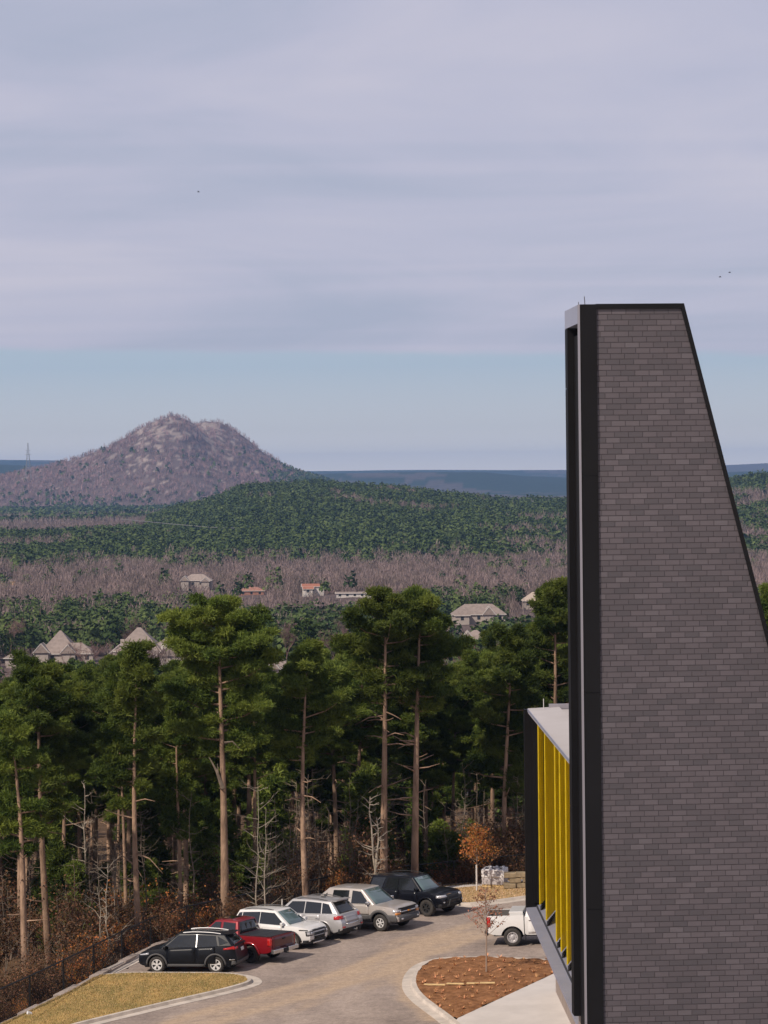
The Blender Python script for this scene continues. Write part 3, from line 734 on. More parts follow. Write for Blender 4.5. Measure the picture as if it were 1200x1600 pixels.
# recessed side wall, back fin, header
far_ = 1.62
zb = L_(908, 1588, far_).z
mb = MB(); mb.box((JW/2+0.12, 0.36+(far_-0.36)/2, ztop/2-0.2), (JW+0.0, far_-0.38, ztop-0.6)); mb.build('recessed_side_wall', mblack, bt)
mb = MB()
z = zb
while z < ztop-0.34:
    h = min(3.92, ztop-0.34-z); mb.box((JW/2+0.01-0.0, far_+0.16, z+h/2), (JW+0.02, 0.32, h-0.012)); z += 3.92
mb.box((JW/2+0.02, far_+0.165, (zb+ztop-0.34)/2), (JW, 0.30, ztop-0.36-zb)); mb.build('rear_fin', mblack, bt)
mb = MB(); mb.box((JW/2, 0.247+(far_+0.075)/2, ztop-0.17), (JW, far_+0.075, 0.335)); mb.build('header', mlav, bt)
mb = MB(); mb.box((JW/2+0.10, far_+0.2, zb/2), (JW-0.1, 0.6, zb-0.01)); mb.build('lower_side_wall', mbrown, bt)
rodm = mat('galvanised_rod', (0.12, 0.12, 0.13), 0.4, metal=0.6)
q = L_(914, 474, 0.5); MB().tube([(q.x, 0.5, ztop), (q.x-0.01, 0.5, ztop+0.17)], 0.008, 5).build('lightning_rod', rodm, bt)
q = L_(904, 480, 1.2); MB().tube([(max(q.x, .02), 1.2, ztop), (max(q.x, .02), 1.2, ztop+0.12)], 0.007, 5).build('lightning_rod', rodm, bt)

# ---- wing (given in world coords, converted to the building frame)
Wb = Matrix.Translation(base) @ Matrix.Rotation(TH, 4, 'Z'); Wi = Wb.inverted()
FX, FY = P(818, 1107, 98).x, 98.0
udir = Vector((0.0186, -1, 0)).normalized()      # along the facade toward the camera
idir = Vector((1, 0.0186, 0)).normalized()       # into the building
WZ1 = P(822, 1107, 98).z; WZ0 = P(820, 1420, 98).z
def Wp(s, i, z):                                  # s metres along from far end, i metres inward
    p = Vector((FX, FY, 0))+udir*s+idir*i; return Wi @ Vector((p.x, p.y, z))
SL = 49.0
def wbox(mb, s0, s1, i0, i1, z0, z1):
    vs = [Wp(s, i, z) for z in (z0, z1) for s, i in ((s0, i0), (s1, i0), (s1, i1), (s0, i1))]
    mb.add(vs, [(3, 2, 1, 0), (4, 5, 6, 7), (0, 1, 5, 4), (1, 2, 6, 5), (2, 3, 7, 6), (3, 0, 4, 7)]); return mb
wbox(MB(), 0.05, SL, 1.15, 26, -1.5, WZ0+0.1).build('ground_floor_wall', mbrown, bt)
wbox(MB(), 0.3, SL, 1.9, 26, WZ0+0.1, WZ1-0.25).build('upper_wall', mblack, bt)
# end frame: outer and inner black returns
mb = wbox(MB(), -0.05, 0.30, 0.0, 26, WZ0, WZ1-0.02); mb.build('end_frame', mblack, bt)
wbox(MB(), 0.302, 0.42, 0.30, 1.3, WZ0+0.3, WZ1-0.3).build('inner_frame', mblack, bt)
# sill: sloped metal, sky reflection painted in lavender, with a joint line
mb = MB()
def prism_s(mb, prof, s0, s1):
    vs = [Wp(s0, i, z) for i, z in prof]+[Wp(s1, i, z) for i, z in prof]; n = len(prof)
    mb.add(vs, [tuple(range(n)), tuple(range(2*n-1, n-1, -1))]+[(k, (k+1) % n, n+(k+1) % n, n+k) for k in range(n)])
for s0, s1 in ((0.305, 11.8), (11.83, 23), (23.03, 36), (36.03, SL)):
    prism_s(mb, [(0.0, WZ0-0.02), (1.9, WZ0-0.02), (1.9, WZ0+0.44), (0.43, WZ0+0.20), (0.40, WZ0+0.12), (0.0, WZ0+0.10)], s0, s1)
mb.build('sill', mlav, bt)
mb = MB(); prism_s(mb, [(0.395, WZ0+0.05), (0.43, WZ0+0.05), (0.43, WZ0+0.214), (0.395, WZ0+0.145)], 0.31, SL); mb.build('sill_joint', mjoint, bt)
# header + roof
mb = MB(); prism_s(mb, [(0.16, WZ1-0.16), (1.4, WZ1-0.16), (1.4, WZ1+0.06), (0.16, WZ1+0.0)], -0.02, SL); mb.build('roof_edge', mroof, bt)
mb = MB(); prism_s(mb, [(0.13, WZ1-0.10), (0.158, WZ1-0.10), (0.158, WZ1+0.012), (0.13, WZ1+0.012)], 0.3, SL); mb.build('edge_flashing', mlav, bt)
mb = MB(); prism_s(mb, [(1.4, WZ1-0.3), (26, WZ1-0.3), (26, WZ1-0.03), (1.4, WZ1-0.02)], 0.2, SL); mb.build('roof', mroof, bt)
mb = MB()
for i_ in (1.9, 3.9, 5.9): wbox(mb, 0.4, SL, i_, i_+0.03, WZ1-0.02, WZ1-0.012)
for s_ in (3, 6.5, 10, 14, 18): wbox(mb, s_, s_+0.05, 1.42, 26, WZ1-0.02, WZ1-0.010)
mb.build('roof_seams', mat('seam', (0.30, 0.27, 0.26), 0.8), bt)
wbox(MB(), -0.05, 0.15, 1.0, 26, WZ1-0.018, WZ1+0.17).build('far_parapet', mat('parapet_metal', (0.30, 0.28, 0.30), 0.5, metal=0.3), bt)
rod2 = mat('white_rod', (0.55, 0.52, 0.5), 0.5)
def wtube(a, b_, r_, name, m): MB().tube([Wp(*a), Wp(*b_)], r_, 6).build(name, m, bt)
wtube((0.5, 0.75, WZ1), (0.5, 0.75, WZ1+0.42), 0.014, 'lightning_rod', rod2)
mb = MB().tube([Wp(2.0, 1.95, WZ1-.02), Wp(2.0, 1.95, WZ1+0.42)], 0.05, 8); mb.tube([Wp(2.0, 1.95, WZ1-.02), Wp(2.0, 1.95, WZ1+0.08)], [0.16, 0.06], 8); mb.build('vent_pipe', rod2, bt)
wtube((2.6, 2.15, WZ1), (2.2, 1.9, WZ1+0.55), 0.012, 'lightning_rod', rod2)
mb = wbox(MB(), 5.0, 5.3, 1.9, 2.6, WZ1-0.02, WZ1+0.10); mb.build('roof_drain', mjoint, bt)
# yellow saw-tooth corrugated panels
def corr(s_near, i_near, s_far, i_far, z0, z1, name):
    a_ = Vector((s_near, i_near)); b_ = Vector((s_far, i_far)); L = (b_-a_).length; dr = (b_-a_)/L; nr = Vector((-dr.y, dr.x))
    if nr.y > 0: nr = -nr
    n = max(4, int(L/0.14)); vs = []; fs = []
    prof = []
    for k in range(n+1):
        for f, o_ in ((0.0, 0.0), (0.35, 0.0), (0.5, 0.05), (0.85, 0.05)):
            x = (k+f)/ (n+1)*L; prof.append((a_+dr*x+nr*o_, o_))
    for (p, o_) in prof:
        vs.append(Wp(p.x, p.y, z0)); vs.append(Wp(p.x, p.y, z1))
    m_ = len(prof)
    for k in range(m_-1):
        fs.append((k*2, (k+1)*2, (k+1)*2+1, k*2+1))
    mb = MB(); mb.add(vs, fs); return mb.build(name, myel, bt)
zf0, zf1 = WZ0+0.42, WZ1-0.162
spans = [(1.6, 0.45, 2.2), (5.0, 0.42, 3.4), (9.3, 0.42, 4.3), (11.2, 0.42, 1.9), (13.5, 0.42, 2.3), (17.6, 0.42, 4.1), (22, 0.42, 4.4), (26.4, .42, 4.4), (30.8, .42, 4.4), (35.2, .42, 4.4), (39.6, .42, 4.4), (44, .42, 4.4)]
for s_, i_, ln in spans:
    corr(s_, i_, s_-ln*0.97, i_+0.06+0.21*ln, zf0, zf1, 'yellow_panel')
    mb = MB(); a_ = Vector((s_, i_)); b_ = Vector((s_-ln*0.97, i_+0.06+0.21*ln))
    prf = [(0, WZ0+0.16)]; nt__ = 9
    for k in range(nt__): prf += [(k/nt__, zf0-0.04), ((k+.5)/nt__, zf0-0.04), ((k+.5)/nt__, zf0-0.14), ((k+1)/nt__-.001, zf0-0.14)]
    prf += [(1, WZ0+0.16)]
    q3 = [Wp(*(a_.lerp(b_, f)), z) for f, z in prf]; mb.prism(q3, Wp(0, 0.05, 0)-Wp(0, 0, 0))
    mb.build('panel_bracket', mjoint, bt)

# ================================================================== VEHICLES
glass_m = mat('car_glass', (0.012, 0.014, 0.016), 0.08, spec=0.6, coat=0.6)
wind_m = mat('windscreen_glass', (0.10, 0.15, 0.16), 0.12, spec=0.8, coat=0.8)
tyre_m = mat('tyre_rubber', (0.035, 0.031, 0.028), 0.85, var=0.25, scale=5)
dark_m = mat('black_plastic', (0.016, 0.016, 0.017), 0.7)
grey_m = mat('grey_plastic', (0.075, 0.073, 0.075), 0.7)
chrome_m = mat('chrome', (0.62, 0.62, 0.63), 0.22, metal=0.9)
alloy_m = mat('alloy_rim', (0.75, 0.74, 0.73), 0.35, metal=0.3)
red_l = mat('red_lamp', (0.42, 0.012, 0.01), 0.18, coat=0.6)
clear_l = mat('clear_lamp', (0.55, 0.55, 0.58), 0.12, metal=0.3, coat=0.8)
amber_l = mat('amber_lamp', (0.6, 0.22, 0.03), 0.2, coat=0.5)
plate_m = mat('number_plate', (0.65, 0.65, 0.66), 0.5)
seam_m = mat('panel_gap', (0.006, 0.006, 0.007), 0.9)
def paint(name, c_, metal=0.0, rough=0.35): return mat(name, c_, rough, metal=metal, coat=0.7, var=0.05, scale=1.2)

class Car:
    def __init__(s, name, label, cat, P_, contact, end, yaw):
        """contact = world point under the near wheel (end 'f' or 'r'); yaw = heading in degrees"""
        s.p = P_; s.name = name
        ph = R(yaw); fx, fy = math.cos(ph), math.sin(ph); right = Vector((fy, -fx, 0)); fwd = Vector((fx, fy, 0))
        near = right if right.y < 0 else -right
        wb = P_['wb']; org = contact-near*(P_['W']/2-0.04)-fwd*(wb/2 if end == 'f' else -wb/2)
        z = lotz(org.x, org.y)+0.004
        s.root = thing(name, label, cat, (org.x, org.y, z), 0, 'vehicles parked in the gravel car park')
        f3 = Vector((fx, fy, A_*fx+B_*fy)).normalized(); up = Vector((-A_, -B_, 1)).normalized(); l3 = up.cross(f3).normalized(); f3 = l3.cross(up)
        s.root.rotation_euler = Matrix((f3, l3, up)).transposed().to_euler()
        s.side_near = -1 if right.y < 0 else 1
    # --- body half width
    def hw(s, x, f):
        """f 0..1 from sill to belt"""
        p = s.p; W = p['W']/2; sec = 0.955+0.045*math.sin(math.pi*min(1, f/0.9)) if f < 0.5 else 1.0-p.get('tumble', 0.055)*((f-0.5)/0.5)**2
        xf, xr_ = p['xf'], p['xr']; e_ = 1.0
        if x > xf-0.75: e_ -= p.get('ftap', 0.20)*((x-(xf-0.75))/0.75)**2.2
        if x < xr_+0.6: e_ -= p.get('rtap', 0.13)*(((xr_+0.6)-x)/0.6)**2.2
        return W*sec*e_
    def bot(s, x):
        p = s.p; z = p['sill']
        if x > p['xf']-0.5: z += (x-(p['xf']-0.5))**2*0.25
        if x < p['xr']+0.5: z += ((p['xr']+0.5)-x)**2*0.45
        for xc in (p['wb']/2, -p['wb']/2):
            d = abs(x-xc)
            if d < p['ra']: z = max(z, p['r']+math.sqrt(max(0, p['ra']**2-d*d))*1.0)
        return z
    def top(s, x):
        pts = s.p['top']; return float(np.interp(x, [q[0] for q in pts], [q[1] for q in pts]))
    def lean(s, x, z):
        """x shift of the ends with height"""
        p = s.p
        if x > 0: k = max(0, min(1, (x-(p['xf']-0.45))/0.45)); pr = p.get('fprof', [(0.3, -0.06), (0.5, 0), (0.75, -0.02), (1.0, -0.12)])
        else: k = max(0, min(1, ((p['xr']+0.45)-x)/0.45)); pr = p.get('rprof', [(0.3, 0.06), (0.5, 0), (0.75, 0.03), (1.1, 0.10)])
        return float(np.interp(z, [q[0] for q in pr], [q[1] for q in pr]))*k*k
    def sp(s, x, f, side, off=0.0):
        z0, z1 = s.bot(x), s.top(x); z = z0+(z1-z0)*f
        zf = p_f = (z-s.p['sill'])/(z1-s.p['sill'])
        return Vector((x+s.lean(x, z), side*(s.hw(x, max(0, min(1, zf)))+off), z))
    def sz(s, x, z, side, off=0.0):
        z1 = s.top(x); f = max(0, min(1, (z-s.p['sill'])/(z1-s.p['sill'])))
        return Vector((x+s.lean(x, z), side*(s.hw(x, f)+off), z))
    def body(s, m):
        p = s.p; xs = set(np.linspace(p['xr'], p['xf'], 46).round(4))
        for xc in (p['wb']/2, -p['wb']/2):
            for a in np.linspace(0, math.pi, 15): xs.add(round(xc+math.cos(a)*p['ra'], 4))
            xs.add(round(xc+p['ra']+0.004, 4)); xs.add(round(xc-p['ra']-0.004, 4))
        for q in p['top']:
            if p['xr'] <= q[0] <= p['xf']: xs.add(q[0])
        xs = sorted(xs); nf = 10; ny = 6; vs = []; loop = 0
        for x in xs:
            ring = [s.sp(x, k/(nf-1), 1) for k in range(nf)]
            tp = s.sp(x, 1, 1); cr_ = p.get('crown', 0.03)
            for j in range(1, ny):
                y = tp.y*(1-2*j/ny); ring.append(Vector((tp.x, y, tp.z+cr_*(1-(y/tp.y)**2)**0.7+0.012)))
            ring += [s.sp(x, k/(nf-1), -1) for k in range(nf-1, -1, -1)]
            loop = len(ring); vs += ring
        fs = [(i*loop+j, i*loop+j+1, (i+1)*loop+j+1, (i+1)*loop+j) for i in range(len(xs)-1) for j in range(loop-1)]
        mb = MB(); mb.add(vs, fs)
        for side_, off in ((0, 0), (1, (len(xs)-1)*loop)):
            # cap between left rows and right rows
            pts = []
            bul = 0.05 if side_ else -0.03
            for k in range(nf):
                a = vs[off+k]; b_ = vs[off+loop-1-k]
                for j in range(ny+1):
                    f = j/ny; q = a.lerp(b_, f); 
                    if 0 < j < ny: q = q+Vector((bul*(1-(2*f-1)**2), 0, (p.get('crown', .03)*(1-(2*f-1)**2)**0.7+.012) if k == nf-1 else 0))
                    pts.append(q)
            mb.grid(pts, nf, ny+1)
        o = mb.build('body', m, s.root)
        bm = bmesh.new(); bm.from_mesh(o.data); bmesh.ops.remove_doubles(bm, verts=bm.verts, dist=0.0015); bmesh.ops.recalc_face_normals(bm, faces=bm.faces); bm.to_mesh(o.data); bm.free()
        o.data.shade_smooth()
        try: o.data.set_sharp_from_angle(angle=R(38))
        except Exception: pass
        mbu = MB().box(((p['xf']+p['xr'])/2, 0, p['sill']+0.13), (p['xf']-p['xr']-0.5, p['W']-0.62, 0.42))
        mbu.box((0, 0, p['sill']+0.05), (p['wb']-p['ra']*2-0.02, p['W']-0.16, 0.16))
        mbu.build('underbody', seam_m, s.root)
        s.bodyobj = o; return o
    def patch(s, name, m, x0, x1, z0, z1, side, off=0.006, nx=6, nz=4, parent=None, slx=0.0):
        """panel following the side skin; z0,z1 may be functions of x"""
        f0 = z0 if callable(z0) else (lambda x: z0); f1 = z1 if callable(z1) else (lambda x: z1); pts = []
        for i in range(nx+1):
            for j in range(nz+1):
                g = j/nz; x = x0+(x1-x0)*i/nx+slx*g; z = f0(x)+(f1(x)-f0(x))*g; pts.append(s.sz(x, z, side, off))
        mb = MB(); mb.grid(pts, nx+1, nz+1)
        o = mb.build(name, m, s.root if parent is None else parent, smooth=True)
        md = o.modifiers.new('thick', 'SOLIDIFY'); md.thickness = 0.012; md.offset = 0
        return o
    def endp(s, front, y, z, off=0.0):
        p = s.p; x = p['xf'] if front else p['xr']; e_ = s.sz(x, z, 1); ye = e_.y; f = (y/ye+1)/2
        sg = 1 if front else -1; bul = 0.05 if front else -0.03
        if abs(y) <= ye: return Vector((e_.x+bul*(1-(2*f-1)**2)+sg*off, y, z))
        # wrap round the corner back along the side
        ex = abs(y)-ye; q = s.sz(x-sg*ex, z, 1 if y > 0 else -1, off); return q
    def epatch(s, name, m, front, y0, y1, z0, z1, off=0.01, ny=8, nz=4, parent=None):
        f0 = z0 if callable(z0) else (lambda y: z0); f1 = z1 if callable(z1) else (lambda y: z1); pts = []
        for i in range(ny+1):
            y = y0+(y1-y0)*i/ny
            for j in range(nz+1): pts.append(s.endp(front, y, f0(y)+(f1(y)-f0(y))*j/nz, off))
        mb = MB(); mb.grid(pts, ny+1, nz+1); o = mb.build(name, m, s.root if parent is None else parent, smooth=True)
        md = o.modifiers.new('thick', 'SOLIDIFY'); md.thickness = 0.02; md.offset = 0; return o
    # --- greenhouse
    def cabin(s, m, roof_m=None):
        p = s.p; g = p['gh']   # dict: xb0,xb1 (belt rear/front), xr0,xr1 (roof rear/front), h, wt (roof half width)
        zb0, zb1 = s.top(g['xb0'])-0.03, s.top(g['xb1'])-0.03; wb_ = s.hw((g['xb0']+g['xb1'])/2, 1)-0.015
        g['wb'] = wb_; g['z0'] = zb0; g['z1'] = zb1
        zt0, zt1 = g.get('hr', g['h']), g['h']
        er = g.get('er', 0.93); ef = g.get('ef', 0.93)
        V = [(g['xb0'], wb_*er, zb0), (g['xb1'], wb_*ef, zb1), (g['xb1'], -wb_*ef, zb1), (g['xb0'], -wb_*er, zb0),
             (g['xr0'], g['wt']*0.96, zt0), (g['xr1'], g['wt']*0.96, zt1), (g['xr1'], -g['wt']*0.96, zt1), (g['xr0'], -g['wt']*0.96, zt0)]
        # add middle stations to bulge sides and roof
        xm = (g['xb0']+g['xb1'])/2; xmt = (g['xr0']+g['xr1'])/2; zm = (zt0+zt1)/2+0.025
        V += [(xm, wb_, (zb0+zb1)/2), (xm, -wb_, (zb0+zb1)/2), (xmt, g['wt'], zm), (xmt, -g['wt'], zm),
              (g['xr0']-0.02, 0, zt0+0.02), (g['xr1']+0.03, 0, zt1+0.015), (xmt, 0, zm+0.025), (g['xb0']-0.02, 0, zb0), (g['xb1']+0.10, 0, zb1)]
        Fs = [(0, 8, 10, 4), (8, 1, 5, 10), (3, 7, 11, 9), (9, 11, 6, 2), (4, 10, 14, 12), (10, 5, 13, 14), (7, 12, 14, 11), (11, 14, 13, 6),
              (1, 16, 13, 5), (16, 2, 6, 13), (0, 4, 12, 15), (15, 12, 7, 3)]
        bm = bmesh.new(); vv = [bm.verts.new(q) for q in V]
        for f in Fs: bm.faces.new([vv[i] for i in f])
        bmesh.ops.recalc_face_normals(bm, faces=bm.faces)
        ed = [e_ for e_ in bm.edges if len(e_.link_faces) == 2 and e_.link_faces[0].normal.angle(e_.link_faces[1].normal) > R(25)]
        bmesh.ops.bevel(bm, geom=ed, offset=0.055, segments=3, affect='EDGES', profile=0.6)
        me = bpy.data.meshes.new('cabin'); bm.to_mesh(me); bm.free(); me.materials.append(m); me.shade_smooth()
        try: me.set_sharp_from_angle(angle=R(32))
        except Exception: pass
        s.Vg = V; o = link('cabin', me, s.root); return o
    def gside(s, x, v, side, off=0.012):
        """point on cabin side: x at that height, v 0..1 from belt to roof"""
        V = s.Vg; 
        def bl(i, j, k, x_):  # piecewise along belt/roof
            a, b_, c_ = V[i], V[j], V[k]
            if x_ < b_[0]: t_ = (x_-a[0])/(b_[0]-a[0]); return (a[1]+(b_[1]-a[1])*t_, a[2]+(b_[2]-a[2])*t_)
            t_ = (x_-b_[0])/(c_[0]-b_[0]); return (b_[1]+(c_[1]-b_[1])*t_, b_[2]+(c_[2]-b_[2])*t_)
        y0, z0 = bl(0, 8, 1, x); y1, z1 = bl(4, 10, 5, x)
        return Vector((x, side*(y0+(y1-y0)*v+off), z0+(z1-z0)*v))
    def window(s, name, m, poly, side, off=0.014, parent=None):
        """poly of (x, v)"""
        mb = MB(); pts = [s.gside(x, v, side, off) for x, v in poly]; 
        # subdivide edges for curvature: simple fan from centroid
        cx_ = sum((q for q in pts), Vector())/len(pts); n = len(pts)
        mb.add([cx_]+pts, [(0, 1+i, 1+(i+1) % n) for i in range(n)])
        o = mb.build(name, m, s.root if parent is None else parent)
        md = o.modifiers.new('thick', 'SOLIDIFY'); md.thickness = 0.008; md.offset = 0
        return o
    def gend(s, name, m, front, u0=0.1, u1=0.92, v0=0.08, v1=0.9, off=0.014):
        V = s.Vg; A, B, C_, D, tm, bm_ = (V[1], V[2], V[6], V[5], V[13], V[16]) if front else (V[0], V[3], V[7], V[4], V[12], V[15])
        A, B, C_, D, tm, bm_ = [Vector(q) for q in (A, B, C_, D, tm, bm_)]
        pts = []
        nrm = (D-A).cross(bm_-A).normalized(); nrm = nrm if (nrm.x > 0) == front else -nrm
        for i in range(7):
            u = u0+(u1-u0)*i/6 if True else 0
            for j in range(4):
                v = v0+(v1-v0)*j/3
                lo = A.lerp(bm_, u*2) if u < 0.5 else bm_.lerp(B, u*2-1); hi = D.lerp(tm, u*2) if u < 0.5 else tm.lerp(C_, u*2-1)
                pts.append(lo.lerp(hi, v)+nrm*off)
        mb = MB(); mb.grid(pts, 7, 4); o = mb.build(name, m, s.root, smooth=True)
        md = o.modifiers.new('thick', 'SOLIDIFY'); md.thickness = 0.008; md.offset = 0; return o
    # --- wheels
    def wheels(s, rim_m, style, rr=0.62):
        p = s.p; r_ = p['r']; tw = p.get('tw', 0.235)
        for xc in (p['wb']/2, -p['wb']/2):
            for sd_ in (1, -1):
                yo = sd_*(p['W']/2-0.025)
                w_ = thing('wheel', None, None, (xc, yo, r_)); w_.parent = s.root
                prof = [(rr*r_, 0.0), (rr*r_+0.012, 0.012), (r_-0.07, 0.016), (r_-0.018, 0.0), (r_, -0.03), (r_, -tw+0.03), (r_-0.02, -tw), (rr*r_, -tw)]
                n = 30; vs = []; 
                for k in range(n):
                    a = 2*math.pi*k/n
                    for (q, y) in prof: vs.append((q*math.cos(a), sd_*y, q*math.sin(a)))
                m_ = len(prof); fs = [(k*m_+j, k*m_+(j+1) % m_, ((k+1) % n)*m_+(j+1) % m_, ((k+1) % n)*m_+j) for k in range(n) for j in range(m_)]
                mb = MB(); mb.add(vs, fs); mb.build('tyre', tyre_m, w_, smooth=True)
                # rim
                mb = MB(); R0 = rr*r_
                ring = [(R0, -0.002), (R0-0.03, 0.0), (R0-0.035, -0.03), (R0-0.02, -0.12)]
                vs = []
                for k in range(n):
                    a = 2*math.pi*k/n
                    for (q, y) in ring: vs.append((q*math.cos(a), sd_*y, q*math.sin(a)))
                fs = [(k*4+j, k*4+j+1, ((k+1) % n)*4+j+1, ((k+1) % n)*4+j) for k in range(n) for j in range(3)]
                mb.add(vs, fs)
                ns, wdt, dbl = style
                if ns:
                    for k in range(ns):
                        for dd in ((-1, 1) if dbl else (0,)):
                            a = 2*math.pi*k/ns+0.3+dd*dbl; a1 = 2*math.pi*k/ns+0.3+dd*dbl*0.35
                            d0 = Vector((math.cos(a1), 0, math.sin(a1))); d1_ = Vector((math.cos(a), 0, math.sin(a))); pr_ = Vector((-math.sin(a), 0, math.cos(a)))
                            y = -0.012*sd_
                            q = [d0*0.03+pr_*wdt*.6, d0*0.03-pr_*wdt*.6, d1_*(R0-0.02)-pr_*wdt, d1_*(R0-0.02)+pr_*wdt]
                            mb.prism([v_+Vector((0, y, 0)) for v_ in q], (0, -0.03*sd_, 0))
                else:      # steel disc with round slots
                    disc = [(0, -0.02), (0.06, -0.015), (0.10, -0.05), (R0-0.09, -0.055), (R0-0.05, -0.02), (R0-0.02, -0.05)]
                    vs = [];
                    for k in range(n):
                        a = 2*math.pi*k/n
                        for (q, y) in disc: vs.append((q*math.cos(a), sd_*y, q*math.sin(a)))
                    mb.add(vs, [(k*6+j, k*6+j+1, ((k+1) % n)*6+j+1, ((k+1) % n)*6+j) for k in range(n) for j in range(5)])
                hub = [(0.055*math.cos(a), -0.004*sd_, 0.055*math.sin(a)) for a in np.linspace(0, 6.283, 13)[:-1]]
                mb.prism(hub, (0, -0.05*sd_, 0))
                mb.build('rim', rim_m, w_)
                mbk_ = MB(); bd = [(R0*0.97*math.cos(a), -0.075*sd_, R0*0.97*math.sin(a)) for a in np.linspace(0, 6.283, 25)[:-1]]
                mbk_.prism(bd, (0, -0.03*sd_, 0)); mbk_.build('brake_disc', dark_m, w_)
                if not ns:
                    ms_ = MB()
                    for k in range(8):
                        a = 2*math.pi*k/8; c_ = Vector(((R0-0.075)*math.cos(a), -0.0365*sd_, (R0-0.075)*math.sin(a)))
                        ms_.prism([c_+Vector((0.02*math.cos(t_), 0, 0.02*math.sin(t_))) for t_ in np.linspace(0, 6.283, 9)[:-1]], (0, 0.004*sd_, 0))
                    ms_.build('rim_slots', dark_m, w_)
    def arch(s, m, wd=0.06, off=0.012, both=True):
        p = s.p
        for xc in (p['wb']/2, -p['wb']/2):
            for sd_ in (1, -1):
                pts = []; n = 16
                for k in range(n+1):
                    a = math.pi*(k/n)*1.0; 
                    for q in (p['ra']-0.004, p['ra']+wd):
                        x = xc+q*math.cos(a); z = p['r']+q*math.sin(a); pts.append(s.sz(x, z, sd_, off))
                mb = MB(); mb.grid(pts, n+1, 2); o = mb.build('wheel_arch_trim', m, s.root, smooth=True)
                md = o.modifiers.new('t', 'SOLIDIFY'); md.thickness = 0.03; md.offset = 0
    def seams(s, xsl, z0, name='door_gap'):
        for sd_ in (1, -1):
            for x in xsl:
                s.patch(name, seam_m, x-0.008, x+0.008, z0, lambda q: s.top(q)-0.01, sd_, 0.003, 1, 5)
    def doors(s, m, spans, z0, hz, hm):
        """door skins as proud panels + handles; spans of (x0,x1)"""
        for sd_ in (1, -1):
            for (x0, x1) in spans:
                d = s.patch('door', m, x0+0.012, x1-0.012, z0, lambda q: s.top(q)-0.012, sd_, 0.004, 6, 6)
                h = MB(); q = s.sz(x0+0.14, hz, sd_, 0.025); h.box(q, (0.19, 0.025, 0.032)); h.build('door_handle', hm, d)
    def mirrors(s, m, x, z):
        for sd_ in (1, -1):
            q = s.gside(x, 0.0, sd_, 0.11); mb = MB().box((x, q.y, z+0.02), (0.14, 0.20, 0.15)); o = mb.build('mirror', m, s.root); bevel_obj(o, 0.03, 2)
            MB().box((x, q.y-sd_*0.12, z-0.03), (0.06, 0.14, 0.04)).build('mirror_arm', dark_m, o)
    def rails(s, m, x0, x1, zoff=0.055):
        g = s.p['gh']
        for sd_ in (1, -1):
            pts = []
            for k in range(9):
                f = k/8; x = x0+(x1-x0)*f; pq = s.gside(max(g['xr0'], min(g['xr1'], x)), 1.0, sd_, 0)
                pts.append((x, pq.y-sd_*0.07, pq.z+zoff*min(1, 4.5*f, 4.5*(1-f))+0.012))
            MB().tube(pts, 0.022, 6).build('roof_rail', m, s.root)
black_p = mat('black_paint', (0.004, 0.005, 0.008), 0.42, coat=0.1, spec=0.25)
red_p = paint('red_paint', (0.24, 0.008, 0.014), metal=0.25)
white_p = paint('white_paint', (0.72, 0.71, 0.70))
silver_p = paint('silver_paint', (0.50, 0.49, 0.495), metal=0.35)
tan_p = paint('champagne_paint', (0.46, 0.42, 0.39), metal=0.3)
navy_p = mat('dark_paint', (0.004, 0.0045, 0.008), 0.3, coat=0.35, spec=0.3)

# ---------------- 1 black crossover, nose left
sp_ = dict(wb=2.66, W=1.845, xf=2.23, xr=-2.27, sill=0.29, r=0.36, ra=0.43, tw=0.23,
    top=[(-2.3, 1.08), (-2.0, 1.15), (-1.2, 1.13), (0, 1.08), (1.1, 1.03), (1.5, 1.00), (1.9, 0.92), (2.15, 0.80), (2.25, 0.72)],
    gh=dict(xb0=-2.14, xb1=1.28, xr0=-1.70, xr1=0.35, h=1.665, hr=1.60, wt=0.60), ftap=0.26, rtap=0.16)
c = Car('parked_car', 'black crossover with silver roof rails, leftmost vehicle of the row, nose to the wall', 'car', sp_, G(337.5, 1521), 'r', 180-15)
c.body(black_p); c.cabin(black_p)
for sd in (1, -1):
    c.window('side_window', glass_m, [(-0.42, .10), (0.98, .12), (0.38, .86), (-0.42, .90)], sd)
    c.window('side_window', glass_m, [(-1.42, .10), (-0.52, .10), (-0.52, .90), (-1.30, .88)], sd)
    c.window('side_window', glass_m, [(-1.50, .20), (-1.88, .40), (-1.74, .56), (-1.40, .86)], sd)
    c.window('chrome_strip', chrome_m, [(-1.95, .03), (1.05, .04), (1.05, .07), (-1.95, .06)], sd, 0.02)
    c.window('pillar_trim', chrome_m, [(-0.49, .1), (-0.455, .1), (-0.455, .9), (-0.49, .9)], sd, 0.016)
    c.patch('side_skirt', grey_m, -0.86, 0.86, 0.29, 0.40, sd, 0.015)
    c.patch('tail_lamp', red_l, -2.26, -1.72, lambda x: 1.02-(x+2.26)*0.03, lambda x: 1.15-(x+2.26)*0.16, sd, 0.014)
    c.patch('headlamp', clear_l, 1.68, 2.18, lambda x: 0.80-(x-1.68)*0.12, lambda x: 0.88-(x-1.68)*.2, sd, 0.012)
    c.patch('rear_reflector', chrome_m, -2.2, -1.98, 0.56, 0.60, sd, 0.03)
c.epatch('rear_bumper', grey_m, False, -0.98, 0.98, 0.36, 0.52, 0.02)
c.epatch('number_plate', plate_m, False, -0.17, 0.17, 0.86, 1.0, 0.03)
for s_ in (1, -1): c.epatch('tail_lamp', red_l, False, s_*0.45, s_*0.84, 1.0, 1.10, 0.014)
c.epatch('grille', dark_m, True, -0.7, 0.7, 0.40, 0.62, 0.012)
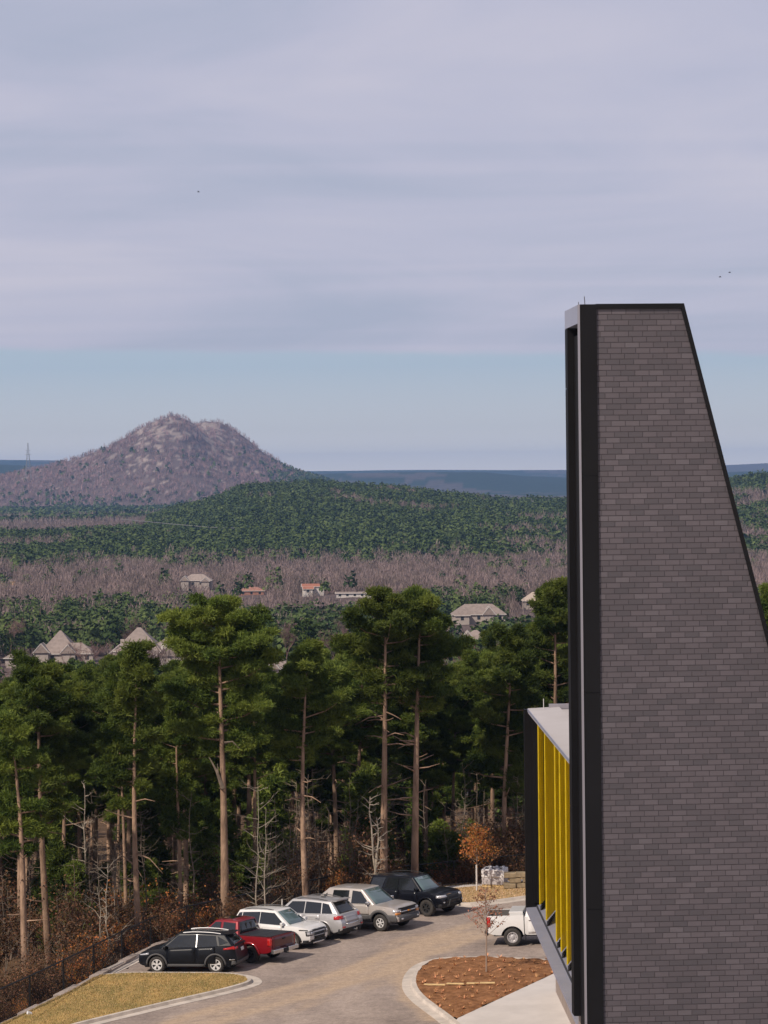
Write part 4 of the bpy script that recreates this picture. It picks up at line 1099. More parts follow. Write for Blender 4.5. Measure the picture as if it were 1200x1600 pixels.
c.gend('windscreen', wind_m, True); c.gend('rear_window', glass_m, False, v0=0.1, v1=0.85)
c.arch(grey_m, 0.065, 0.016); c.doors(black_p, [(-0.47, 0.88), (-1.35, -0.47)], 0.41, 0.93, black_p)
c.mirrors(black_p, 0.92, 1.08); c.rails(mat('satin_rail', (0.45, 0.45, 0.46), 0.4, metal=0.5), -1.5, 0.2, 0.035)
MB().box((-1.80, 0, 1.615), (0.34, 1.08, 0.035)).build('spoiler', black_p, c.root)
c.wheels(alloy_m, (5, 0.028, 0.17), 0.66)

# ---------------- 2 red pickup, nose left
sp_ = dict(wb=3.15, W=1.85, xf=2.42, xr=-2.72, sill=0.46, r=0.385, ra=0.47, tw=0.26, tumble=0.03,
    top=[(-2.75, 1.16), (-0.98, 1.165), (-0.9, 1.17), (0.9, 1.15), (1.3, 1.14), (2.1, 1.08), (2.35, 1.00), (2.45, 0.93)],
    rprof=[(0.4, 0.0), (1.2, 0.0)], gh=dict(xb0=-0.93, xb1=1.22, xr0=-0.78, xr1=0.42, h=1.76, hr=1.755, wt=0.66, er=0.97), rtap=0.035, ftap=0.18, crown=0.02)
c = Car('parked_pickup', 'red crew cab pickup with flat black bed cover, second vehicle from the left', 'pickup truck', sp_, G(391.5, 1505.5), 'r', 180-34)
c.body(red_p); c.cabin(red_p)
for sd in (1, -1):
    c.window('side_window', glass_m, [(0.08, .10), (0.98, .12), (0.42, .86), (0.08, .88)], sd)
    c.window('side_window', glass_m, [(-0.76, .10), (-0.06, .10), (-0.06, .88), (-0.70, .86)], sd)
    c.patch('tail_lamp', red_l, -2.72, -2.56, 0.80, 1.12, sd, 0.012, 2)
    c.patch('bed_gap', seam_m, -0.985, -0.955, 0.5, 1.16, sd, 0.004, 1)
    pts = []
c.patch('headlamp', clear_l, 2.1, 2.4, 0.8, 0.96, 1, 0.01); c.patch('headlamp', clear_l, 2.1, 2.4, 0.8, 0.96, -1, 0.01)
for s_ in (1, -1): c.epatch('tail_lamp', red_l, False, s_*0.80, s_*0.90, 0.80, 1.12, 0.012, 2)
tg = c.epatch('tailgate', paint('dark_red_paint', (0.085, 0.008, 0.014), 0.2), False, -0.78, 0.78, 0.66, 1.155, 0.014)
c.epatch('tailgate_handle', dark_m, False, -0.11, 0.11, 1.0, 1.08, 0.028, 2, 2, parent=tg)
c.epatch('number_plate', plate_m, False, -0.16, 0.16, 0.50, 0.62, 0.05, 2, 2)
bb = MB(); 
for y0, y1 in ((-0.9, -0.2), (0.2, 0.9)): bb.box((-2.82, (y0+y1)/2, 0.56), (0.16, y1-y0, 0.17))
o = bb.build('rear_bumper', chrome_m, c.root); bevel_obj(o, 0.02)
MB().box((-2.80, 0, 0.53), (0.14, 0.42, 0.16)).build('bumper_step', dark_m, c.root)
MB().tube([(-2.8, 0, 0.43), (-3.0, 0, 0.43)], 0.035, 8).build('tow_hitch', dark_m, c.root)
tn = MB()
for x0, x1 in ((-2.66, -2.06), (-2.05, -1.48), (-1.47, -0.96)): tn.box(((x0+x1)/2, 0, 1.195), (x1-x0, 1.58, 0.035))
o = tn.build('bed_cover', mat('vinyl_cover', (0.022, 0.023, 0.028), 0.45), c.root); bevel_obj(o, 0.01)
c.gend('windscreen', wind_m, True); c.gend('rear_window', glass_m, False, 0.07, 0.93, 0.12, 0.9)
fr = MB(); 
for y in (-0.17, 0.17): fr.box((-0.885, y, 1.46), (0.05, 0.025, 0.36))
fr.build('window_frame', dark_m, c.root)
c.arch(red_p, 0.10, 0.045); c.doors(red_p, [(0.0, 0.98), (-0.85, 0.0)], 0.50, 1.03, red_p); c.mirrors(dark_m, 0.98, 1.2)
MB().box((0.0, 0, 1.80), (0.6, 0.7, 0.012)).build('sunroof', glass_m, c.root)
c.wheels(dark_m, (6, 0.03, 0.0), 0.60)

# ---------------- 3 white small crossover, nose right
sp_ = dict(wb=2.64, W=1.81, xf=2.17, xr=-2.18, sill=0.30, r=0.35, ra=0.42, tw=0.225,
    top=[(-2.2, 1.02), (-1.9, 1.10), (-0.8, 1.08), (0.4, 1.04), (1.0, 1.03), (1.35, 1.03), (1.85, 0.98), (2.08, 0.91), (2.18, 0.84)],
    fprof=[(0.3, -0.08), (0.5, 0), (0.75, -0.01), (0.95, -0.08)],
    gh=dict(xb0=-2.08, xb1=1.10, xr0=-1.75, xr1=0.22, h=1.645, hr=1.60, wt=0.61), ftap=0.24, rtap=0.14)
c = Car('parked_car', 'small white crossover with black cladding, nose out right beside the red pickup', 'car', sp_, G(457.6, 1483.8), 'f', -33)
c.body(white_p); c.cabin(white_p)
for sd in (1, -1):
    c.window('side_window', glass_m, [(-0.50, .04), (0.88, .06), (0.24, .84), (-0.50, .88)], sd)
    c.window('side_window', glass_m, [(-1.55, .06), (-0.54, .04), (-0.54, .88), (-1.5, .84)], sd)
    c.window('side_window', glass_m, [(-1.95, .10), (-1.60, .06), (-1.55, .84), (-1.72, .80)], sd)
    c.patch('side_skirt', dark_m, -0.86, 0.86, 0.30, 0.44, sd, 0.015)
    c.patch('daytime_lamp', dark_m, 1.70, 2.10, lambda x: 0.86-(x-1.7)*.04, lambda x: 0.90-(x-1.7)*.05, sd, 0.012)
    c.epatch('headlamp', clear_l, True, sd*0.52, sd*0.78, 0.66, 0.78, 0.03, 3)
    c.epatch('headlamp_surround', dark_m, True, sd*0.48, sd*0.84, 0.62, 0.82, 0.016, 4)
    c.patch('tail_lamp', red_l, -2.15, -1.95, .92, 1.04, sd, 0.01)
c.epatch('grille', dark_m, True, -0.40, 0.40, 0.44, 0.74, 0.02)
c.epatch('upper_grille', dark_m, True, -0.48, 0.48, 0.80, 0.87, 0.016)
c.epatch('grille_bar', chrome_m, True, -0.42, 0.42, 0.595, 0.615, 0.045, 6, 1)
c.epatch('front_bumper', dark_m, True, -0.98, 0.98, 0.26, 0.42, 0.012)
c.epatch('skid_plate', chrome_m, True, -0.45, 0.45, 0.25, 0.31, 0.035)
c.gend('windscreen', wind_m, True); c.gend('rear_window', glass_m, False)
c.arch(dark_m, 0.07, 0.018); c.doors(white_p, [(-0.52, 0.80), (-1.38, -0.52)], 0.45, 0.90, white_p)
c.mirrors(white_p, 0.82, 1.09); c.rails(grey_m, -1.5, 0.1, 0.05)
c.wheels(mat('grey_rim', (0.35, 0.34, 0.33), 0.4, metal=0.5), (5, 0.022, 0.15), 0.66)

# ---------------- 4 silver SUV, tail out
sp_ = dict(wb=2.915, W=1.94, xf=2.32, xr=-2.46, sill=0.36, r=0.385, ra=0.46, tw=0.265,
    top=[(-2.5, 1.10), (-2.1, 1.20), (-1.2, 1.18), (0.4, 1.15), (1.1, 1.13), (2.0, 1.05), (2.3, 0.93), (2.35, .85)],
    rprof=[(0.35, 0.10), (0.55, 0.0), (0.85, 0.03), (0.92, 0.10), (1.2, 0.16)],
    gh=dict(xb0=-2.28, xb1=1.22, xr0=-1.72, xr1=0.40, h=1.76, hr=1.71, wt=0.65), ftap=0.2, rtap=0.13)
c = Car('parked_car', 'silver wagon parked nose in, red tail lamps and tow ball, beside the champagne truck', 'car', sp_, G(505.8, 1468.8), 'r', 180-33)
c.body(silver_p); c.cabin(silver_p)
for sd in (1, -1):
    c.window('side_window', glass_m, [(-0.36, .08), (0.90, .10), (0.36, .84), (-0.36, .88)], sd)
    c.window('side_window', glass_m, [(-1.30, .08), (-0.42, .08), (-0.42, .88), (-1.26, .86)], sd)
    c.window('side_window', glass_m, [(-1.95, .12), (-1.36, .08), (-1.32, .86), (-1.66, .80)], sd)
    c.window('window_trim', chrome_m, [(-2.0, .02), (0.98, .03), (0.98, .065), (-2.0, .06)], sd, 0.017)
    c.patch('tail_lamp', red_l, -2.44, -2.08, lambda x: 0.95, lambda x: 1.13-(x+2.44)*0.12, sd, 0.014)
    c.epatch('tail_lamp', red_l, False, sd*0.60, sd*0.82, 0.95, 1.11, 0.016, 3)
    c.epatch('fog_lamp', red_l, False, sd*0.62, sd*0.80, 0.56, 0.63, 0.03, 3, 2)
    c.patch('headlamp', clear_l, 1.95, 2.28, 0.85, 0.97, sd, 0.01)
c.epatch('bumper_bar', chrome_m, False, -0.5, 0.5, 0.66, 0.74, 0.03)
c.epatch('rear_bumper', dark_m, False, -1.0, 1.0, 0.30, 0.52, 0.02)
c.epatch('tailgate_panel', mat('silver_shade', (0.40, 0.385, 0.39), 0.4, metal=0.35), False, -0.5, 0.5, 0.78, 1.06, 0.012)
MB().tube([(-2.45, 0, 0.42), (-2.68, 0, 0.42), (-2.68, 0, 0.50)], 0.03, 8).build('tow_hitch', chrome_m, c.root)
c.gend('windscreen', wind_m, True); c.gend('rear_window', glass_m, False, 0.08, 0.92, 0.1, 0.86)
c.arch(silver_p, 0.05, 0.02); c.doors(silver_p, [(-0.39, 0.92), (-1.32, -0.39)], 0.42, 0.97, chrome_m)
c.mirrors(silver_p, 0.95, 1.2); c.rails(grey_m, -1.5, 0.2, 0.05)
MB().box((-0.9, 0, 1.815), (0.22, 0.05, 0.06)).build('roof_antenna', grey_m, c.root)
MB().box((-1.86, 0, 1.735), (0.30, 1.16, 0.035)).build('spoiler', silver_p, c.root)
c.wheels(dark_m, (5, 0.03, 0.13), 0.60)

# ---------------- 5 champagne sport utility truck, nose out
sp_ = dict(wb=3.30, W=2.02, xf=2.60, xr=-2.98, sill=0.42, r=0.395, ra=0.49, tw=0.26, tumble=0.04,
    top=[(-3.0, 1.20), (-1.7, 1.21), (0.7, 1.20), (1.35, 1.19), (2.2, 1.13), (2.5, 1.06), (2.62, 0.98)],
    fprof=[(0.35, -0.04), (0.5, 0.03), (0.66, 0.03), (0.70, -0.04), (1.05, -0.06)], rprof=[(0.4, 0), (1.2, 0)],
    gh=dict(xb0=-2.25, xb1=1.35, xr0=-1.35, xr1=0.50, h=1.87, hr=1.86, wt=0.72, er=0.97), ftap=0.10, rtap=0.06, crown=0.02)
c = Car('parked_truck', 'champagne truck with grey cladding, nose out, left of the black off road wagon', 'truck', sp_, G(594.7, 1455.5), 'f', -34)
c.body(tan_p); c.cabin(tan_p)
for sd in (1, -1):
    c.window('side_window', glass_m, [(0.02, .08), (1.02, .10), (0.48, .84), (0.02, .88)], sd)
    c.window('side_window', glass_m, [(-1.10, .10), (-0.16, .08), (-0.16, .88), (-1.06, .86)], sd)
    c.window('side_window', glass_m, [(-1.85, .22), (-1.40, .22), (-1.40, .68)], sd)
    c.patch('side_cladding', grey_m, -1.15, 1.15, 0.42, 0.74, sd, 0.022)
    c.patch('front_cladding', grey_m, 2.10, 2.56, 0.44, 0.78, sd, 0.022)
    c.patch('rear_cladding', grey_m, -2.9, -2.12, 0.44, 0.78, sd, 0.022)
    c.epatch('headlamp', clear_l, True, sd*0.60, sd*0.96, 0.90, 1.00, 0.018, 4, 2)
    c.epatch('indicator_lamp', amber_l, True, sd*0.64, sd*0.98, 0.78, 0.875, 0.018, 4, 2)
    c.epatch('fog_lamp', clear_l, True, sd*0.58, sd*0.72, 0.55, 0.62, 0.05, 2, 2)
    c.patch('headlamp', clear_l, 2.38, 2.56, .88, 1.0, sd, 0.012, 3, 2)
c.epatch('front_bumper', grey_m, True, -1.02, 1.02, 0.46, 0.74, 0.035)
c.epatch('grille', dark_m, True, -0.60, 0.60, 0.77, 1.03, 0.012)
c.epatch('grille_bar', chrome_m, True, -0.62, 0.62, 0.88, 0.925, 0.035, 8, 1)
c.epatch('bow_tie_emblem', amber_l, True, -0.11, 0.11, 0.87, 0.935, 0.055, 2, 1)
c.epatch('hood_guard', dark_m, True, -0.80, 0.80, 1.03, 1.09, 0.02, 8, 1)
c.gend('windscreen', wind_m, True, 0.06, 0.94, 0.04, 0.92); c.gend('rear_window', glass_m, False)
c.arch(grey_m, 0.12, 0.028); c.doors(tan_p, [(-0.10, 1.08), (-1.15, -0.10)], 0.745, 1.06, tan_p)
for sd in (1, -1): c.patch('running_board', grey_m, -1.12, 1.12, 0.36, 0.43, sd, 0.04)
c.mirrors(chrome_m, 1.00, 1.26); c.wheels(alloy_m, (6, 0.032, 0.0), 0.56)

# ---------------- 6 black 4x4 wagon, nose out
sp_ = dict(wb=2.79, W=1.92, xf=2.28, xr=-2.36, sill=0.46, r=0.405, ra=0.48, tw=0.27, tumble=0.05,
    top=[(-2.4, 1.14), (-2.1, 1.20), (-0.8, 1.19), (0.7, 1.17), (1.2, 1.17), (2.0, 1.12), (2.2, 1.06), (2.3, 0.98)],
    fprof=[(0.4, -0.12), (0.6, 0.02), (0.9, 0.0), (1.1, -0.08)],
    gh=dict(xb0=-2.20, xb1=1.12, xr0=-1.98, xr1=0.42, h=1.80, hr=1.78, wt=0.66), ftap=0.16, rtap=0.10, crown=0.04)
c = Car('parked_car', 'black off road wagon with black wheels and bull bar, right end of the row', 'car', sp_, G(667, 1432.3), 'f', -37)
c.body(navy_p); c.cabin(navy_p)
for sd in (1, -1):
    c.window('side_window', glass_m, [(-0.25, .06), (0.86, .08), (0.40, .86), (-0.25, .9)], sd)
    c.window('side_window', glass_m, [(-1.15, .06), (-0.33, .06), (-0.33, .9), (-1.0, .88)], sd)
    c.window('side_window', glass_m, [(-2.05, .08), (-1.30, .06), (-1.12, .88), (-1.9, .84)], sd)
    c.epatch('headlamp', clear_l, True, sd*0.50, sd*0.92, 0.92, 1.03, 0.02, 4, 2)
    c.patch('headlamp', clear_l, 1.98, 2.22, .90, 1.02, sd, 0.012, 3, 2)
    c.epatch('fog_lamp', clear_l, True, sd*0.68, sd*0.78, 0.66, 0.72, 0.03, 2, 2)
    c.patch('running_board', dark_m, -0.88, 0.88, 0.42, 0.50, sd, 0.06)
    c.patch('tail_lamp', red_l, -2.33, -2.2, .9, 1.12, sd, 0.01, 2)
c.epatch('grille', dark_m, True, -0.46, 0.46, 0.74, 1.0, 0.012)
MB().tube([(2.26, -0.55, 0.50), (2.46, -0.52, 0.56), (2.46, -0.42, 0.80), (2.44, 0.42, 0.80), (2.46, 0.52, 0.56), (2.26, 0.55, 0.50)], 0.038, 8).build('bull_bar', dark_m, c.root)
c.epatch('front_bumper', dark_m, True, -0.98, 0.98, 0.42, 0.60, 0.03)
MB().box((1.35, 0, 1.21), (0.5, 0.55, 0.03)).build('hood_scoop', navy_p, c.root)
c.gend('windscreen', wind_m, True, 0.06, 0.94, 0.04, 0.92); c.gend('rear_window', glass_m, False)
c.arch(navy_p, 0.07, 0.03); c.doors(navy_p, [(-0.30, 0.86), (-1.18, -0.30)], 0.52, 1.05, navy_p)
c.mirrors(navy_p, 0.84, 1.25); c.rails(dark_m, -1.7, 0.2, 0.06); c.wheels(dark_m, (6, 0.035, 0.0), 0.58)

# ---------------- 7 white pickup at right, tail left
sp_ = dict(wb=3.60, W=2.0, xf=2.75, xr=-2.90, sill=0.50, r=0.40, ra=0.50, tw=0.26, tumble=0.03,
    top=[(-2.92, 1.36), (-1.3, 1.37), (-1.25, 1.30), (1.4, 1.28), (2.6, 1.20), (2.78, 1.05)], rprof=[(0.5, 0.02), (1.3, 0)],
    gh=dict(xb0=-1.22, xb1=1.45, xr0=-1.08, xr1=0.6, h=1.92, hr=1.91, wt=0.74, er=0.98), rtap=0.04, ftap=0.1, crown=-0.03)
c = Car('parked_pickup', 'white work pickup half hidden behind the building, tail end with steel wheel showing', 'pickup truck', sp_, G(801.5, 1479), 'r', -8)
# open bed: body built without deck over the bed
c.body(white_p)
bm = bmesh.new(); bm.from_mesh(c.bodyobj.data)
kill = [f for f in bm.faces if -2.92 < f.calc_center_median().x < -1.32 and abs(f.calc_center_median().y) < 0.93 and f.calc_center_median().z > 1.2 and abs(f.normal.z) > 0.7]
bmesh.ops.delete(bm, geom=kill, context='FACES'); bm.to_mesh(c.bodyobj.data); bm.free()
c.cabin(white_p)
MB().box((-2.12, 0, 0.80), (1.6, 1.7, 0.04)).build('bed_floor', grey_m, c.root)
mb = MB(); mb.box((-2.12, 0.86, 1.06), (1.6, 0.04, 0.56)); mb.box((-2.12, -0.86, 1.06), (1.6, 0.04, 0.56)); mb.box((-1.30, 0, 1.06), (0.04, 1.7, 0.56)); mb.build('bed_liner', mat('bed_grey', (0.10, 0.09, 0.085), 0.8), c.root)
tb = MB().box((-1.62, 0, 1.36), (0.62, 1.66, 0.30)).build('tool_box', white_p, c.root); bevel_obj(tb, 0.02)
for sd in (1, -1):
    c.window('side_window', glass_m, [(0.1, .1), (1.1, .12), (0.6, .86), (0.1, .88)], sd)
    c.window('side_window', glass_m, [(-1.0, .1), (0.0, .1), (0.0, .88), (-0.95, .86)], sd)
    c.patch('tail_lamp', red_l, -2.89, -2.75, 0.86, 1.30, sd, 0.012, 2)
    c.patch('bed_gap', seam_m, -1.275, -1.245, 0.5, 1.36, sd, 0.004, 1)
c.epatch('tailgate', white_p, False, -0.8, 0.8, 0.7, 1.34, 0.012)
for s_ in (1, -1): c.epatch('tail_lamp', red_l, False, s_*0.84, s_*0.96, 0.86, 1.30, 0.012, 2)
o = MB().box((-2.96, 0, 0.60), (0.14, 1.9, 0.20)).build('rear_bumper', dark_m, c.root); bevel_obj(o, 0.02)
c.gend('windscreen', wind_m, True); c.gend('rear_window', glass_m, False)
c.doors(white_p, [(0.05, 1.12), (-1.1, 0.05)], 0.56, 1.14, chrome_m); c.mirrors(white_p, 1.1, 1.32)
o = MB().box((-1.22, -0.93, 0.42), (0.03, 0.2, 0.25)).build('mud_flap', dark_m, c.root)
c.wheels(mat('steel_rim', (0.52, 0.50, 0.50), 0.4, metal=0.4), (0, 0, 0), 0.60)

# ================================================================== SMALL THINGS ON THE RIGHT
# wrapped pallet of bricks
p0 = G(768, 1392); q0 = thing('wrapped_pallet', 'pallet of bricks under white printed plastic wrap behind the kerb', 'pallet', (p0.x+0.2, p0.y+0.6, lotz(p0.x, p0.y)+0.14), R(-14))
wrap = mat('plastic_wrap', (0.80, 0.78, 0.79), 0.45, var=0.10, scale=2.0, bump=0.9, bscale=7, dist=0.05)
mb = MB()
for k in range(3): mb.box((0, -0.42+0.42*k, 0.07), (1.15, 0.1, 0.09))
for k in range(7): mb.box((-0.5+k*0.167, 0, 0.13), (0.11, 1.0, 0.025))
mb.build('pallet', lath, q0)
o = MB().box((0, 0, 0.33), (1.16, 1.02, 0.36)).build('lower_brick_layer', mat('wrapped_brick', (0.40, 0.36, 0.36), 0.6, col2=(0.55, 0.52, 0.53), scale=3, stretch=(1, 1, 5)), q0); bevel_obj(o, 0.03)
mb = MB(); n_ = 8; pts = []
o = MB().box((0, 0, 0.72), (1.20, 1.06, 0.42)).build('wrap_cover', wrap, q0); bevel_obj(o, 0.05, 3)
mb = MB(); mb.box((0, 0, 0.935), (0.9, 0.78, 0.015)); mb.build('open_top', mat('grey_brick', (0.14, 0.13, 0.13), 0.9), q0)
ink = mat('printed_ink', (0.22, 0.22, 0.28), 0.6)
mb = MB()
for cx_ in (-0.36, 0.28):
    for a in range(10):
        an = a*0.628; mb.box((cx_+0.075*math.cos(an), -0.536, 0.76+0.075*math.sin(an)), (0.03, 0.008, 0.03))
    for zz in (0.66, 0.63): mb.box((cx_, -0.536, zz), (0.17, 0.008, 0.014))
mb.build('printed_marks', ink, q0)
mb = MB(); rr_ = random.Random(2)
for k in range(14):
    a = k/13*math.pi*1.2; mb.box((-0.4+0.07*k, 0.40*math.sin(k*1.3), 0.95+0.02*rr_.random()), (0.14, 0.10, 0.05), rr_.uniform(0, 3))
o = mb.build('loose_wrap', wrap, q0); bevel_obj(o, 0.015)
# stone block stack
p0 = G(806, 1394); sb_m = mat('stone_block', (0.24, 0.185, 0.115), 0.9, var=0.3, scale=2.2, bump=0.8, bscale=9)
r_ = random.Random(9); k = 0; names = ['bottom', 'middle', 'top']
for lv in range(3):
    for col_ in range(4):
        o = MB().box((0, 0, 0), (0.62+r_.uniform(-.05, .05), 0.5, 0.25)).build('stone_block', sb_m)
        x = p0.x-0.28+col_*0.66+(0.3 if lv % 2 else 0)+r_.uniform(-.03, .03)
        o.location = (x, p0.y+0.5-col_*0.03+r_.uniform(-.05, .05), lotz(x, p0.y)+0.15+0.13+0.265*lv); o.rotation_euler = (0, 0, R(-3)+r_.uniform(-.06, .06)); bevel_obj(o, 0.035, 2)
        tag(o, '%s layer stone block, stack beside the wrapped pallet, %s of that layer' % (names[lv], ['leftmost', 'second from left', 'third from left', 'rightmost'][col_]), 'stone block', 'stone blocks stacked behind the kerb')
p1 = G(806, 1378)
o = MB().box((0, 0, 0), (1.4, 0.25, 0.05)).build('wood_plank', lath); o.location = (p1.x+0.1, p0.y+0.5, lotz(p1.x, p1.y)+0.15+0.13+0.265*2+0.155); o.rotation_euler = (0, 0, 0.1)
tag(o, 'pale plank lying on top of the stone block stack', 'plank')
# low kerb stones: white marker stake behind silver suv
p0 = G(441, 1437); o = MB().tube([(0, 0, 0), (0, 0, 1.0)], 0.035, 6).build('marker_stake', mat('white_stake', (0.7, 0.67, 0.62), 0.6)); o.location = (p0.x, p0.y, lotz(p0.x, p0.y)); tag(o, 'thin white stake standing between the white crossover and silver car', 'stake')
p0 = G(46, 1590); o = MB().box((0, 0, 0), (0.18, 0.14, 0.10)).build('paper_scrap', white_p); o.location = (p0.x, p0.y, lotz(p0.x, p0.y)+0.17); o.rotation_euler = (.3, .4, .5); tag(o, 'crumpled white scrap on the dry grass near the wall', 'litter')
# ================================================================== TREES
bark = mat('pine_bark', (0.16, 0.105, 0.074), 0.95, col2=(0.40, 0.265, 0.18), scale=2.2, bump=1.0, bscale=9, stretch=(1, 1, 0.3), dist=0.05, objrand=0.25, spec=0.15)
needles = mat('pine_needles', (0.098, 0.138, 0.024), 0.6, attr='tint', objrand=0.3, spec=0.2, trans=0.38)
needles_far = mat('far_pine_needles', (0.058, 0.092, 0.024), 0.8, attr='tint', objrand=0.25, spec=0.1)
barebark = mat('pale_bark', (0.17, 0.135, 0.105), 0.9, var=0.3, scale=3, objrand=0.3, spec=0.1)
twig = mat('bare_twigs', (0.17, 0.115, 0.10), 0.95, attr='tint', objrand=0.3, spec=0.05)
oakleaf = mat('brown_leaves', (0.13, 0.072, 0.036), 0.8, attr='tint', objrand=0.35, spec=0.15, trans=0.2)
orangeleaf = mat('orange_leaves', (0.34, 0.15, 0.04), 0.8, attr='tint', objrand=0.1, spec=0.15, trans=0.25)

def needle_mesh(name, centers, outward, rad, k, ln, wd, seed, m, tintc=None):
    """clusters of thin needles: centers (n,3), outward (n,3)"""
    r = np.random.default_rng(seed); n = len(centers)
    C_ = np.repeat(centers, k, 0)+r.normal(0, rad, (n*k, 3)); Dn = r.normal(0, 1, (n*k, 3)); Dn /= np.linalg.norm(Dn, axis=1)[:, None]
    Dn = Dn+np.repeat(outward, k, 0)*0.6+np.array([0, 0, 0.35]); Dn /= np.linalg.norm(Dn, axis=1)[:, None]
    Sd = np.cross(Dn, r.normal(0, 1, (n*k, 3))); Sd /= np.linalg.norm(Sd, axis=1)[:, None]
    L = ln*r.uniform(0.6, 1.2, (n*k, 1)); W = wd*r.uniform(0.7, 1.3, (n*k, 1))
    V = np.stack([C_-Sd*W*.5, C_+Sd*W*.5, C_+Dn*L+Sd*W*.3, C_+Dn*L-Sd*W*.3], 1).reshape(-1, 3)
    t = (r.uniform(0, 1, n) if tintc is None else tintc); t = np.clip(np.repeat(t, k)+r.normal(0, 0.12, n*k), 0, 1)
    return npmesh(name, V, np.arange(4*n*k).reshape(-1, 4), m, np.repeat(t, 4))
def make_pine(seed, H, cb, cw, limbs=34, tuft=62, bend=0.4, dead=3, r0=0.2, k=7, ln=0.22, wd=0.042, shape='round', mname=None, nmat=None, opn=False):
    """H height, cb crown base fraction, cw crown half width; returns (trunk mesh, crown mesh)"""
    r = random.Random(seed); nr = np.random.default_rng(seed)
    tr_ = MB(); bx, by = r.uniform(-1, 1)*bend, r.uniform(-1, 1)*bend; ph = r.uniform(0, 6)
    def axis(z):
        f = z/H; return Vector((bx*math.sin(f*3.0+ph)*f-bx*0.0, by*math.sin(f*2.6+ph*1.3)*f, z))
    zs = [H*i/14 for i in range(15)]; rad = [r0*(1.12 if i == 0 else 1)*(1-0.86*(i/14)**1.15) for i in range(15)]
    tr_.tube([axis(z) for z in zs], rad, 8)
    for i in range(dead):
        z = H*(cb*r.uniform(0.45, 1.0)); a = r.uniform(0, 6.28); L = r.uniform(0.6, 1.9); p = axis(z); d = Vector((math.cos(a), math.sin(a), r.uniform(-.3, .45)))
        m_ = p+d*L*0.55; tr_.tube([p, m_, m_+Vector((d.x, d.y, d.z+r.uniform(-.6, .3)))*L*0.5], [0.045, 0.03, 0.012], 4)
    cen = []; out = []; tin = []
    for i in range(limbs):
        f = (i+r.random())/limbs; z = H*(cb+(1-cb)*f*0.985)
        if shape == 'round': w_ = cw*math.sqrt(max(0.03, 1-((f-0.42)/0.62)**2)) if f > 0.42 else cw*(0.55+0.45*f/0.42)
        elif shape == 'cone': w_ = cw*(0.95-0.72*f)
        else: w_ = cw*(0.45+0.55*math.sin(min(1, f*1.15)*math.pi)**0.7)*(1-0.35*f)
        w_ *= r.uniform(0.40, 1.22); a = i*2.4+r.uniform(-.5, .5)
        if opn and f < 0.62 and math.sin(a) < -0.25: a += math.pi*(1 if math.cos(a) > 0 else -1)*0.55; w_ *= 0.9
        rise = r.uniform(0.0, 0.35)+0.35*f
        p = axis(z-w_*rise*0.5); e_ = axis(min(z, H)) + Vector((math.cos(a)*w_, math.sin(a)*w_, w_*rise*0.35+r.uniform(-.2, .2)))
        md = p.lerp(e_, 0.55)+Vector((0, 0, -0.08*w_)); tr_.tube([p, md, e_], [0.055*(1.3-f)*r0/0.2, 0.035*(1.3-f), 0.012], 4, cap=False)
        nc = 5+int(w_*2.6); shade = r.uniform(0.1, 0.9)
        for c__ in range(nc):
            g = 0.30+0.74*(c__+r.random()*0.8)/nc; q = p.lerp(e_, min(g, 1.04))
            off = Vector((-math.sin(a), math.cos(a), 0))*r.uniform(-.5, .5)*w_*0.62*g; q = q+off+Vector((0, 0, r.uniform(-0.05, 0.38)))
            R_ = r.uniform(0.20, 0.46)*(0.72+0.20*w_)
            nt_ = int(tuft*R_/0.5)
            u_ = nr.normal(0, 1, (nt_, 3)); u_ /= np.linalg.norm(u_, axis=1)[:, None]; rr_ = nr.uniform(0.35, 1, (nt_, 1))**0.6
            pts = u_*rr_*np.array([R_, R_, R_*0.62]); pts[:, 2] = np.abs(pts[:, 2])*1.1-0.15*R_
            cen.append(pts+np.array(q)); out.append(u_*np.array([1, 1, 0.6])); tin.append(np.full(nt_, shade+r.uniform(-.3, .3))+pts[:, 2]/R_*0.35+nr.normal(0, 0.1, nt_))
    # leader top
    for c__ in range(3):
        q = axis(H*0.985)+Vector((r.uniform(-.3, .3), r.uniform(-.3, .3), -0.3*c__)); R_ = 0.45
        u_ = nr.normal(0, 1, (tuft, 3)); u_ /= np.linalg.norm(u_, axis=1)[:, None]; pts = u_*nr.uniform(0.3, 1, (tuft, 1))*R_
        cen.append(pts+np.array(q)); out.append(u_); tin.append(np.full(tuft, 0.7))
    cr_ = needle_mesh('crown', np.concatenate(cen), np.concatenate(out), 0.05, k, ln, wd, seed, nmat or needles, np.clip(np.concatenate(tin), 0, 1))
    tm = tr_.mesh('trunk', bark, smooth=True)
    return tm, cr_
